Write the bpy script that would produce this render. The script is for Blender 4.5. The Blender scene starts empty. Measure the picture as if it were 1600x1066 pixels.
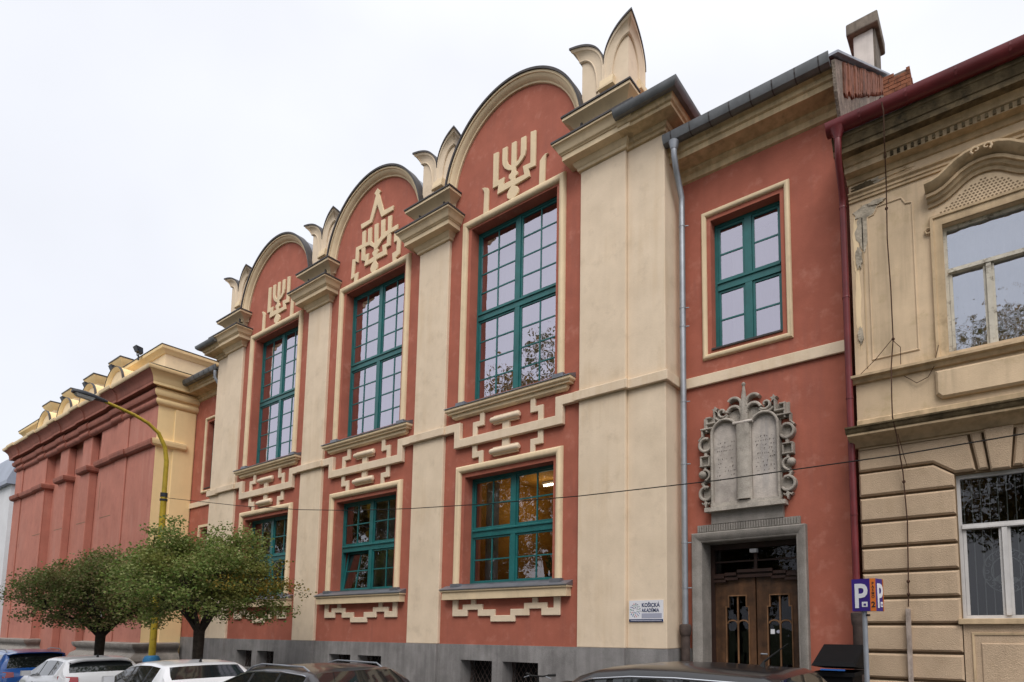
import bpy, bmesh, math, random
from math import sin, cos, pi, radians, sqrt
random.seed(7)
SC = bpy.context.scene
COL = SC.collection

# ------------------------------------------------------------------ camera
# the camera stands on the far pavement, 10 m from the red facade (plane y = 0)
cam_d = bpy.data.cameras.new('camera')
cam = bpy.data.objects.new('camera', cam_d)
COL.objects.link(cam)
cam_d.sensor_width = 36.0
cam_d.sensor_fit = 'HORIZONTAL'
cam_d.lens = 36.0 * 926.39 / 1600.0
cam_d.shift_x = -(988.62 - 800.0) / 1600.0
cam_d.shift_y = (889.11 - 533.0) / 1600.0
cam_d.clip_end = 3000
cam.location = (0, -10, 1.75)
cam.rotation_euler = (pi / 2 + 0.0960416, 0, 0.5693316)
SC.camera = cam

# ------------------------------------------------------------------ world: bright overcast sky
world = bpy.data.worlds.new('World')
SC.world = world
world.use_nodes = True
nt = world.node_tree
nt.nodes.clear()
wo = nt.nodes.new('ShaderNodeOutputWorld')
SUN_EL, SUN_AZ = radians(52), radians(143)
sky = nt.nodes.new('ShaderNodeTexSky')
sky.sky_type = 'NISHITA'
sky.sun_disc = False
sky.sun_elevation = SUN_EL
sky.sun_rotation = SUN_AZ
sky.dust_density = 6.0
bg1 = nt.nodes.new('ShaderNodeBackground')
bg1.inputs['Strength'].default_value = 0.06
nt.links.new(sky.outputs[0], bg1.inputs[0])
# cloud deck: soft grey-white, brighter towards the zenith as overcast skies are
tc = nt.nodes.new('ShaderNodeTexCoord')
sep = nt.nodes.new('ShaderNodeSeparateXYZ')
nt.links.new(tc.outputs['Generated'], sep.inputs[0])
rmp = nt.nodes.new('ShaderNodeValToRGB')
rmp.color_ramp.elements[0].position = 0.0
rmp.color_ramp.elements[0].color = (0.76, 0.785, 0.86, 1)
rmp.color_ramp.elements[1].position = 1.0
rmp.color_ramp.elements[1].color = (1.25, 1.26, 1.30, 1)
e = rmp.color_ramp.elements.new(0.70)
e.color = (0.80, 0.815, 0.865, 1)
nt.links.new(sep.outputs[2], rmp.inputs[0])
cn = nt.nodes.new('ShaderNodeTexNoise')
cn.inputs['Scale'].default_value = 2.2
cn.inputs['Detail'].default_value = 4
nt.links.new(tc.outputs['Generated'], cn.inputs['Vector'])
cmx = nt.nodes.new('ShaderNodeMix')
cmx.data_type = 'RGBA'
cmx.blend_type = 'MULTIPLY'
cmx.inputs[0].default_value = 0.3
nt.links.new(rmp.outputs[0], cmx.inputs[6])
nt.links.new(cn.outputs[0], cmx.inputs[7])
bg2 = nt.nodes.new('ShaderNodeBackground')
bg2.inputs['Strength'].default_value = 1.06
nt.links.new(cmx.outputs[2], bg2.inputs[0])
mxs = nt.nodes.new('ShaderNodeMixShader')
mxs.inputs[0].default_value = 0.88
nt.links.new(bg1.outputs[0], mxs.inputs[1])
nt.links.new(bg2.outputs[0], mxs.inputs[2])
nt.links.new(mxs.outputs[0], wo.inputs[0])

# ------------------------------------------------------------------ sun (veiled by the cloud)
sun_d = bpy.data.lights.new('sun', 'SUN')
sun_d.energy = 1.5
sun_d.angle = radians(35)
sun_d.color = (1.0, 0.96, 0.90)
sun = bpy.data.objects.new('sun', sun_d)
COL.objects.link(sun)
# light comes from the street side (-y), high, a little from the right
sun.rotation_euler = (radians(90) - SUN_EL, 0, radians(37))
sun.location = (0, -30, 40)

vs = SC.view_settings
SC.display_settings.display_device = 'sRGB'
vs.view_transform = 'Standard'
vs.look = 'None'
vs.exposure = 0.52
vs.gamma = 1.0
vs.use_curve_mapping = False

# ================================================================== helpers
def nodes(m):
    m.use_nodes = True
    return m.node_tree

def pm(name, col=(0.5, 0.5, 0.5), var=0.12, scale=0.8, rough=0.88, bump=0.15, bscale=60, streak=0.0, metal=0.0, spec=0.25,
       stain=None, stain_amt=0.0, stain_scale=1.2, tint=None, coat=0.0, grain=0.0, drip=0.0, drip_col=None):
    """procedural surface: base colour with broad mottling, optional vertical streaks, stains and fine relief"""
    m = bpy.data.materials.new(name)
    t = nodes(m)
    N, L = t.nodes, t.links
    b = N['Principled BSDF']
    b.inputs['Roughness'].default_value = rough
    b.inputs['Metallic'].default_value = metal
    b.inputs['Specular IOR Level'].default_value = spec
    b.inputs['Coat Weight'].default_value = coat
    b.inputs['Coat Roughness'].default_value = 0.05
    g = N.new('ShaderNodeTexCoord')
    n1 = N.new('ShaderNodeTexNoise')
    n1.inputs['Scale'].default_value = scale
    n1.inputs['Detail'].default_value = 7
    n1.inputs['Roughness'].default_value = 0.62
    L.new(g.outputs['Object'], n1.inputs['Vector'])
    r = N.new('ShaderNodeValToRGB')
    lo = [c * (1 - var * 1.3) for c in col]
    hi = [min(1, c * (1 + var)) for c in col]
    if tint:
        lo = [a * b_ for a, b_ in zip(lo, tint)]
    r.color_ramp.elements[0].position = 0.30
    r.color_ramp.elements[0].color = (*lo, 1)
    r.color_ramp.elements[1].position = 0.70
    r.color_ramp.elements[1].color = (*hi, 1)
    L.new(n1.outputs[0], r.inputs[0])
    out = r.outputs[0]
    if streak > 0:
        mp = N.new('ShaderNodeMapping')
        mp.inputs['Scale'].default_value = (5, 5, 0.35)
        L.new(g.outputs['Object'], mp.inputs[0])
        n2 = N.new('ShaderNodeTexNoise')
        n2.inputs['Scale'].default_value = 1.6
        n2.inputs['Detail'].default_value = 5
        L.new(mp.outputs[0], n2.inputs['Vector'])
        r2 = N.new('ShaderNodeValToRGB')
        r2.color_ramp.elements[0].position = 0.35
        r2.color_ramp.elements[0].color = (1 - streak, 1 - streak, 1 - streak, 1)
        r2.color_ramp.elements[1].position = 0.6
        r2.color_ramp.elements[1].color = (1, 1, 1, 1)
        L.new(n2.outputs[0], r2.inputs[0])
        mx = N.new('ShaderNodeMix')
        mx.data_type = 'RGBA'
        mx.blend_type = 'MULTIPLY'
        mx.inputs[0].default_value = 1
        L.new(out, mx.inputs[6])
        L.new(r2.outputs[0], mx.inputs[7])
        out = mx.outputs[2]
    if stain:
        n3 = N.new('ShaderNodeTexNoise')
        n3.inputs['Scale'].default_value = stain_scale
        n3.inputs['Detail'].default_value = 8
        n3.inputs['Roughness'].default_value = 0.7
        L.new(g.outputs['Object'], n3.inputs['Vector'])
        r3 = N.new('ShaderNodeValToRGB')
        r3.color_ramp.elements[0].position = 0.54
        r3.color_ramp.elements[0].color = (0, 0, 0, 1)
        r3.color_ramp.elements[1].position = 0.70
        r3.color_ramp.elements[1].color = (stain_amt,) * 3 + (1,)
        L.new(n3.outputs[0], r3.inputs[0])
        mx = N.new('ShaderNodeMix')
        mx.data_type = 'RGBA'
        L.new(r3.outputs[0], mx.inputs[0])
        L.new(out, mx.inputs[6])
        mx.inputs[7].default_value = (*stain, 1)
        out = mx.outputs[2]
    if drip > 0:                                       # rain runs: broken vertical streaks gathered in patches
        mp = N.new('ShaderNodeMapping')
        mp.inputs['Scale'].default_value = (2.6, 2.6, 0.16)
        L.new(g.outputs['Object'], mp.inputs[0])
        n6 = N.new('ShaderNodeTexNoise')
        n6.inputs['Scale'].default_value = 2.4
        n6.inputs['Detail'].default_value = 6
        n6.inputs['Roughness'].default_value = 0.65
        L.new(mp.outputs[0], n6.inputs['Vector'])
        n7 = N.new('ShaderNodeTexNoise')
        n7.inputs['Scale'].default_value = 0.55
        n7.inputs['Detail'].default_value = 3
        L.new(g.outputs['Object'], n7.inputs['Vector'])
        ml = N.new('ShaderNodeMath')
        ml.operation = 'MULTIPLY'
        L.new(n6.outputs[0], ml.inputs[0])
        L.new(n7.outputs[0], ml.inputs[1])
        r6 = N.new('ShaderNodeValToRGB')
        r6.color_ramp.elements[0].position = 0.27
        r6.color_ramp.elements[0].color = (0, 0, 0, 1)
        r6.color_ramp.elements[1].position = 0.40
        r6.color_ramp.elements[1].color = (drip,) * 3 + (1,)
        L.new(ml.outputs[0], r6.inputs[0])
        mx = N.new('ShaderNodeMix')
        mx.data_type = 'RGBA'
        L.new(r6.outputs[0], mx.inputs[0])
        L.new(out, mx.inputs[6])
        mx.inputs[7].default_value = (*(drip_col or [c * 0.6 for c in col]), 1)
        out = mx.outputs[2]
    if grain > 0:
        n5 = N.new('ShaderNodeTexNoise')
        n5.inputs['Scale'].default_value = bscale * 1.3
        n5.inputs['Detail'].default_value = 2
        L.new(g.outputs['Object'], n5.inputs['Vector'])
        r5 = N.new('ShaderNodeValToRGB')
        r5.color_ramp.elements[0].position = 0.35
        r5.color_ramp.elements[0].color = (1 - grain,) * 3 + (1,)
        r5.color_ramp.elements[1].position = 0.65
        r5.color_ramp.elements[1].color = (1, 1, 1, 1)
        L.new(n5.outputs[0], r5.inputs[0])
        mx = N.new('ShaderNodeMix')
        mx.data_type = 'RGBA'
        mx.blend_type = 'MULTIPLY'
        mx.inputs[0].default_value = 1
        L.new(out, mx.inputs[6])
        L.new(r5.outputs[0], mx.inputs[7])
        out = mx.outputs[2]
    L.new(out, b.inputs['Base Color'])
    if bump > 0:
        n4 = N.new('ShaderNodeTexNoise')
        n4.inputs['Scale'].default_value = bscale
        n4.inputs['Detail'].default_value = 4
        L.new(g.outputs['Object'], n4.inputs['Vector'])
        bp = N.new('ShaderNodeBump')
        bp.inputs['Strength'].default_value = bump
        bp.inputs['Distance'].default_value = 0.02
        L.new(n4.outputs[0], bp.inputs['Height'])
        L.new(bp.outputs[0], b.inputs['Normal'])
    return m

def emat(name, col, strength):
    m = bpy.data.materials.new(name)
    t = nodes(m)
    b = t.nodes['Principled BSDF']
    b.inputs['Emission Color'].default_value = (*col, 1)
    b.inputs['Emission Strength'].default_value = strength
    b.inputs['Base Color'].default_value = (*col, 1)
    return m

def glass_mat(name, refl=0.5, tint=(0.9, 0.9, 0.95), wave=0.015):
    m = bpy.data.materials.new(name)
    t = nodes(m)
    N, L = t.nodes, t.links
    N.remove(N['Principled BSDF'])
    o = N['Material Output']
    tr = N.new('ShaderNodeBsdfTransparent')
    tr.inputs[0].default_value = (0.78, 0.80, 0.80, 1)
    gl = N.new('ShaderNodeBsdfGlossy')
    gl.inputs['Roughness'].default_value = 0.012
    gl.inputs['Color'].default_value = (*tint, 1)
    fr = N.new('ShaderNodeFresnel')
    fr.inputs['IOR'].default_value = 1.5
    mth = N.new('ShaderNodeMath')
    mth.operation = 'MULTIPLY_ADD'
    mth.inputs[1].default_value = 1.0
    mth.inputs[2].default_value = refl
    mth.use_clamp = True
    L.new(fr.outputs[0], mth.inputs[0])
    g = N.new('ShaderNodeTexCoord')
    n4 = N.new('ShaderNodeTexNoise')
    n4.inputs['Scale'].default_value = 2.2
    L.new(g.outputs['Object'], n4.inputs['Vector'])
    bp = N.new('ShaderNodeBump')
    bp.inputs['Strength'].default_value = wave
    bp.inputs['Distance'].default_value = 0.3
    L.new(n4.outputs[0], bp.inputs['Height'])
    L.new(bp.outputs[0], gl.inputs['Normal'])
    mx = N.new('ShaderNodeMixShader')
    L.new(mth.outputs[0], mx.inputs[0])
    L.new(tr.outputs[0], mx.inputs[1])
    L.new(gl.outputs[0], mx.inputs[2])
    L.new(mx.outputs[0], o.inputs[0])
    return m

def leaf_mat(name, cols, patch=None, pscale=0.6):
    m = bpy.data.materials.new(name)
    t = nodes(m)
    N, L = t.nodes, t.links
    b = N['Principled BSDF']
    b.inputs['Roughness'].default_value = 0.6
    b.inputs['Specular IOR Level'].default_value = 0.3
    ge = N.new('ShaderNodeNewGeometry')
    r = N.new('ShaderNodeValToRGB')
    els = r.color_ramp.elements
    els[0].position = 0
    els[0].color = (*cols[0], 1)
    els[1].position = 1
    els[1].color = (*cols[-1], 1)
    for i, c in enumerate(cols[1:-1]):
        q = els.new((i + 1) / (len(cols) - 1))
        q.color = (*c, 1)
    L.new(ge.outputs['Random Per Island'], r.inputs[0])
    out = r.outputs[0]
    if patch:
        g = N.new('ShaderNodeTexCoord')
        n = N.new('ShaderNodeTexNoise')
        n.inputs['Scale'].default_value = pscale
        n.inputs['Detail'].default_value = 3
        L.new(g.outputs['Object'], n.inputs['Vector'])
        r2 = N.new('ShaderNodeValToRGB')
        r2.color_ramp.elements[0].position = 0.52
        r2.color_ramp.elements[1].position = 0.72
        L.new(n.outputs[0], r2.inputs[0])
        mx = N.new('ShaderNodeMix')
        mx.data_type = 'RGBA'
        L.new(r2.outputs[0], mx.inputs[0])
        L.new(out, mx.inputs[6])
        mx.inputs[7].default_value = (*patch, 1)
        out = mx.outputs[2]
    L.new(out, b.inputs['Base Color'])
    tl = N.new('ShaderNodeBsdfTranslucent')
    L.new(out, tl.inputs[0])
    ms = N.new('ShaderNodeMixShader')
    ms.inputs[0].default_value = 0.42
    o = N['Material Output']
    L.new(b.outputs[0], ms.inputs[1])
    L.new(tl.outputs[0], ms.inputs[2])
    L.new(ms.outputs[0], o.inputs[0])
    return m

M = {}
M['red'] = pm('red_plaster', drip=0.4, drip_col=(0.27, 0.098, 0.075), col=(0.385, 0.122, 0.081), var=0.11, scale=1.6, bump=0.14, bscale=30, streak=0.02, stain=(0.50, 0.21, 0.155), stain_amt=0.65, stain_scale=2.6)
M['cream'] = pm('cream_plaster', drip=0.35, drip_col=(0.62, 0.46, 0.29), col=(0.75, 0.61, 0.46), var=0.07, scale=1.3, bump=0.14, bscale=25, streak=0.02, stain=(0.58, 0.46, 0.335), stain_amt=0.6, stain_scale=2.2, tint=(1.0, 0.99, 0.97))
M['trim'] = pm('cream_trim', drip=0.3, col=(0.735, 0.58, 0.385), var=0.07, scale=1.8, bump=0.08, streak=0.03, stain=(0.46, 0.36, 0.23), stain_amt=0.4, stain_scale=2.0)
M['trim_old'] = pm('cream_trim_weathered', (0.60, 0.45, 0.27), var=0.16, scale=2.0, bump=0.2, streak=0.2, stain=(0.22, 0.17, 0.12), stain_amt=0.7, stain_scale=2.5)
M['plinth'] = pm('grey_render_plinth', (0.31, 0.295, 0.29), drip=0.5, var=0.22, scale=1.3, bump=0.5, bscale=90, streak=0.18, stain=(0.13, 0.12, 0.12), stain_amt=0.5, grain=0.25)
M['granite'] = pm('grey_granite', (0.36, 0.33, 0.30), var=0.18, scale=3, bump=0.35, bscale=120, grain=0.45, streak=0.1)
M['stone'] = pm('weathered_stone', (0.45, 0.405, 0.355), drip=0.5, drip_col=(0.20, 0.165, 0.14), var=0.25, scale=3, bump=0.5, bscale=50, streak=0.06, stain=(0.18, 0.16, 0.14), stain_amt=0.7, stain_scale=4, grain=0.2)
M['tablet'] = pm('tablet_stone', (0.47, 0.42, 0.38), drip=0.6, drip_col=(0.28, 0.27, 0.28), var=0.28, scale=2.5, bump=0.4, bscale=40, stain=(0.24, 0.22, 0.21), stain_amt=0.8, stain_scale=3)
M['engrave'] = pm('engraved_mark', (0.12, 0.105, 0.095), var=0.2, scale=6, bump=0.2)
M['zinc'] = pm('zinc_sheet', (0.24, 0.25, 0.28), var=0.2, scale=2.0, rough=0.45, metal=0.7, bump=0.03, bscale=8, spec=0.5)
M['lead'] = pm('dark_flashing', (0.075, 0.068, 0.068), var=0.25, scale=2, rough=0.55, metal=0.3, bump=0.05, bscale=20)
M['galv'] = pm('galvanised_pipe', (0.33, 0.35, 0.385), var=0.15, scale=4, rough=0.5, metal=0.55, bump=0.02, bscale=10, spec=0.5)
M['gutter'] = pm('grey_gutter', (0.17, 0.175, 0.18), var=0.22, scale=3, rough=0.5, metal=0.5, bump=0.04, bscale=12)
M['iron'] = pm('rusty_iron', (0.075, 0.055, 0.048), var=0.35, scale=6, rough=0.8, bump=0.4, bscale=60)
M['teal'] = pm('teal_paint', (0.012, 0.125, 0.125), var=0.15, scale=3, rough=0.42, bump=0.03, spec=0.5)
M['glass'] = glass_mat('window_glass', 0.46, (0.86, 0.82, 0.93))
M['glass_low'] = glass_mat('window_glass_ground_floor', 0.16, (0.9, 0.9, 0.92))
M['glass_dim'] = glass_mat('low_reflection_window_glass', 0.03, (0.9, 0.9, 0.92))  # weakly reflecting glass for the ground floor of the beige house
M['glass_old'] = glass_mat('old_window_glass', 0.42, (0.82, 0.86, 0.95), wave=0.05)
M['glass_door'] = glass_mat('door_glass', -0.01)
M['curtain'] = pm('sheer_curtain', (0.55, 0.52, 0.56), var=0.06, scale=2, bump=0.0)
M['blind'] = pm('grey_blind', (0.30, 0.30, 0.29), var=0.1, scale=5, bump=0.0)
M['room'] = pm('dim_room', (0.10, 0.085, 0.075), var=0.2, bump=0.0)
M['room_amber'] = pm('amber_room_wall', (0.40, 0.20, 0.035), var=0.25, scale=1.2, bump=0.0)
M['dark'] = pm('dark_void', (0.012, 0.012, 0.012), var=0.1, bump=0.0)
M['door'] = pm('brown_door_wood', (0.092, 0.042, 0.018), var=0.5, scale=3, rough=0.5, bump=0.1, bscale=30, streak=0.35, spec=0.4)
M['door_light'] = pm('worn_door_moulding', (0.20, 0.105, 0.052), var=0.4, scale=4, rough=0.5, bump=0.1, streak=0.3)
M['door_dark'] = pm('dark_stained_wood', (0.030, 0.012, 0.008), var=0.3, scale=3, rough=0.5, bump=0.1, bscale=30, streak=0.3, spec=0.4)
M['roof_red'] = pm('red_roof_tile', (0.22, 0.07, 0.05), var=0.25, scale=3, bump=0.3)
M['rough_brick'] = pm('rough_brick_face', (0.30, 0.13, 0.085), var=0.45, scale=5, bump=1.0, bscale=14, streak=0.55, stain=(0.12, 0.06, 0.05), stain_amt=0.8, stain_scale=5)
M['roughcast'] = pm('grey_roughcast', (0.33, 0.27, 0.22), var=0.3, scale=5, bump=1.0, bscale=28, streak=0.35, stain=(0.18, 0.12, 0.10), stain_amt=0.7, stain_scale=4, grain=0.35)
M['chimney'] = pm('pale_chimney_render', (0.66, 0.60, 0.56), var=0.1, scale=2, bump=0.3, streak=0.12)
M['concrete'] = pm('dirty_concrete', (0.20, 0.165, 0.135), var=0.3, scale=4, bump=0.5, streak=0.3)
M['brick'] = pm('orange_brick', (0.25, 0.095, 0.05), var=0.5, scale=6, bump=0.6, bscale=40, stain=(0.12, 0.07, 0.05), stain_amt=0.7, stain_scale=6)
M['mortar'] = pm('old_mortar', (0.16, 0.12, 0.10), var=0.2, scale=6, bump=0.5)
M['ochre'] = pm('ochre_plaster', (0.64, 0.485, 0.325), drip=0.5, var=0.12, scale=1.4, bump=0.15, streak=0.06, stain=(0.36, 0.27, 0.13), stain_amt=0.55, stain_scale=1.6)
M['ochre_trim'] = pm('ochre_trim', (0.56, 0.415, 0.26), drip=0.5, var=0.16, scale=1.6, bump=0.2, streak=0.2, stain=(0.25, 0.18, 0.10), stain_amt=0.6, stain_scale=2.4)
M['ochre_dirty'] = pm('dirty_ochre_trim', (0.17, 0.125, 0.07), var=0.6, scale=2.0, bump=0.5, streak=0.3, stain=(0.02, 0.018, 0.015), stain_amt=0.95, stain_scale=1.8)
M['block'] = pm('rusticated_block', (0.56, 0.415, 0.285), var=0.12, scale=1.2, bump=0.6, bscale=70, grain=0.18, streak=0.03, stain=(0.43, 0.31, 0.20), stain_amt=0.5, stain_scale=2, drip=0.4)
M['joint'] = pm('block_joint', (0.20, 0.14, 0.085), var=0.15, bump=0.3)
M['peel'] = pm('peeled_plaster', (0.43, 0.37, 0.29), var=0.3, scale=6, bump=0.8, bscale=25)
M['peel_paint'] = pm('peeling_white_frame', (0.56, 0.52, 0.44), var=0.12, scale=5, rough=0.6, bump=0.2, stain=(0.10, 0.07, 0.045), stain_amt=1.0, stain_scale=7)
M['white_paint'] = pm('white_frame_paint', (0.60, 0.58, 0.57), var=0.08, scale=4, rough=0.5, bump=0.05, streak=0.1)
M['oxblood'] = pm('oxblood_gutter_paint', (0.155, 0.020, 0.024), var=0.2, scale=3, rough=0.42, bump=0.03, spec=0.45)
M['bars'] = pm('pale_bar_metal', (0.36, 0.38, 0.37), var=0.1, rough=0.5, bump=0)
M['wood_old'] = pm('old_pale_timber', (0.55, 0.45, 0.39), var=0.35, scale=6, bump=0.4, streak=0.4)
M['wire'] = pm('black_cable', (0.02, 0.018, 0.017), var=0.1, bump=0)
M['rust'] = pm('rusty_rod', (0.07, 0.035, 0.022), var=0.3, scale=8, bump=0.1)
M['lred'] = pm('terracotta_plaster', (0.47, 0.19, 0.142), drip=0.5, drip_col=(0.50, 0.24, 0.19), var=0.10, scale=1.0, bump=0.12, streak=0.05, stain=(0.30, 0.10, 0.08), stain_amt=0.4)
M['lred_dark'] = pm('terracotta_cornice', (0.34, 0.13, 0.095), var=0.15, scale=1.0, bump=0.15, streak=0.12, stain=(0.17, 0.08, 0.07), stain_amt=0.6, stain_scale=1.4)
M['lyel'] = pm('yellow_plaster', (0.90, 0.68, 0.37), var=0.05, scale=0.8, bump=0.1, streak=0.02)
M['lyel2'] = pm('pale_yellow_trim', (0.82, 0.64, 0.41), var=0.08, scale=1.0, bump=0.1, streak=0.04, stain=(0.45, 0.36, 0.24), stain_amt=0.5)
M['white_wall'] = pm('white_wall', (0.62, 0.62, 0.64), var=0.05, bump=0.05)
M['blue_roof'] = pm('blue_grey_roof', (0.28, 0.31, 0.38), var=0.1, rough=0.5, bump=0.05)
M['lampyellow'] = pm('yellow_lamp_paint', (0.48, 0.35, 0.035), drip=0.5, drip_col=(0.25, 0.18, 0.06), var=0.2, scale=5, rough=0.45, bump=0.05, streak=0.15, stain=(0.16, 0.10, 0.03), stain_amt=0.6, stain_scale=5)
M['lampblue'] = pm('blue_lamp_base', (0.04, 0.20, 0.42), var=0.15, scale=5, rough=0.5, bump=0.05)
M['lamp_dark'] = pm('dark_lamp_housing', (0.03, 0.035, 0.045), var=0.2, rough=0.45, bump=0.0)
M['lamp_lens'] = pm('lamp_lens', (0.55, 0.57, 0.58), var=0.05, rough=0.2, bump=0.0, spec=0.6)
M['bark'] = pm('dark_bark', (0.045, 0.035, 0.027), var=0.4, scale=8, bump=0.9, bscale=25, streak=0.4)
M['leaf'] = leaf_mat('tree_leaves', [(0.075, 0.14, 0.025), (0.14, 0.21, 0.045), (0.20, 0.27, 0.065), (0.32, 0.36, 0.14), (0.17, 0.20, 0.055), (0.28, 0.23, 0.10)], (0.23, 0.23, 0.06), 0.9)
M['leaf_brown'] = leaf_mat('tree_leaves_browning', [(0.075, 0.13, 0.028), (0.13, 0.19, 0.045), (0.19, 0.24, 0.07), (0.27, 0.27, 0.12), (0.20, 0.17, 0.07), (0.26, 0.19, 0.10)], (0.21, 0.19, 0.07), 0.9)
M['leaf_yellow'] = leaf_mat('tree_leaves_turning', [(0.05, 0.09, 0.02), (0.11, 0.125, 0.03), (0.30, 0.20, 0.03), (0.24, 0.17, 0.03)], (0.10, 0.12, 0.03), 0.9)
M['leaf_far'] = leaf_mat('far_tree_leaves', [(0.10, 0.12, 0.03), (0.16, 0.15, 0.04), (0.34, 0.19, 0.05), (0.22, 0.17, 0.05)], (0.36, 0.20, 0.05), 0.25)
M['asphalt'] = pm('asphalt', (0.05, 0.05, 0.052), var=0.2, scale=0.7, bump=0.6, bscale=120, grain=0.3)
M['paving'] = pm('pavement_asphalt', (0.10, 0.098, 0.095), var=0.18, scale=0.8, bump=0.5, bscale=90, grain=0.25)
M['kerb'] = pm('kerb_stone', (0.26, 0.25, 0.24), var=0.15, scale=2, bump=0.4)
M['earth'] = pm('earth_and_grass', (0.06, 0.075, 0.03), var=0.3, scale=0.5, bump=0.8, bscale=20)
M['rubber'] = pm('tyre_rubber', (0.02, 0.02, 0.02), var=0.1, rough=0.85, bump=0.1)
M['alloy'] = pm('alloy_rim', (0.35, 0.35, 0.36), var=0.05, rough=0.3, metal=0.8, bump=0)
M['chrome'] = pm('chrome_trim', (0.62, 0.63, 0.66), var=0.03, rough=0.15, metal=1.0, bump=0)
M['car_glass'] = pm('tinted_car_glass', (0.012, 0.015, 0.016), var=0.05, rough=0.04, bump=0, spec=0.9)
M['car_trim'] = pm('black_car_trim', (0.018, 0.018, 0.018), var=0.1, rough=0.5, bump=0)
M['tail'] = pm('red_tail_light', (0.30, 0.008, 0.012), var=0.1, rough=0.12, bump=0, spec=0.6, coat=0.6)
M['headlamp'] = pm('clear_headlight', (0.45, 0.47, 0.5), var=0.05, rough=0.1, bump=0, spec=0.7)
M['plate'] = pm('number_plate', (0.6, 0.6, 0.6), var=0.03, bump=0)
def paint(name, col, rough=0.28, metal=0.0):
    return pm(name, col, var=0.03, scale=1, rough=rough, metal=metal, bump=0.0, spec=0.5, coat=0.8 if sum(col) > 0.3 else 0.45)
M['paint_blue'] = paint('blue_car_paint', (0.010, 0.10, 0.40))
M['paint_white'] = paint('white_car_paint', (0.66, 0.67, 0.70))
M['paint_white2'] = paint('white_car_paint_clean', (0.70, 0.71, 0.74))
M['paint_brown'] = paint('dark_brown_grey_car_paint', (0.026, 0.022, 0.025))
M['paint_black'] = paint('black_car_paint', (0.008, 0.008, 0.010))
M['bin'] = pm('black_bin_plastic', (0.008, 0.008, 0.009), var=0.2, rough=0.7, bump=0.1, spec=0.1)
M['sign_purple'] = pm('violet_sign_face', (0.045, 0.022, 0.20), var=0.05, rough=0.4, bump=0)
M['sign_orange'] = pm('orange_sign_face', (0.48, 0.12, 0.012), var=0.06, rough=0.4, bump=0)
M['sign_white'] = pm('white_sign_print', (0.72, 0.72, 0.76), var=0.03, rough=0.5, bump=0)
M['sign_navy'] = pm('navy_sign_print', (0.012, 0.028, 0.10), var=0.05, rough=0.5, bump=0)
M['sign_grey'] = pm('grey_sign_print', (0.36, 0.37, 0.46), var=0.05, rough=0.5, bump=0)
M['sign_black'] = pm('black_sign_print', (0.015, 0.012, 0.012), var=0.05, rough=0.5, bump=0)
M['sign_red'] = pm('red_sign_print', (0.45, 0.03, 0.04), var=0.05, rough=0.5, bump=0)
M['sign_green'] = pm('green_sign_print', (0.05, 0.25, 0.16), var=0.05, rough=0.5, bump=0)
M['sign_blue'] = pm('blue_sign_print', (0.03, 0.12, 0.40), var=0.05, rough=0.5, bump=0)
M['tube_lit'] = emat('lit_tube', (1.0, 0.86, 0.62), 9.0)

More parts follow.
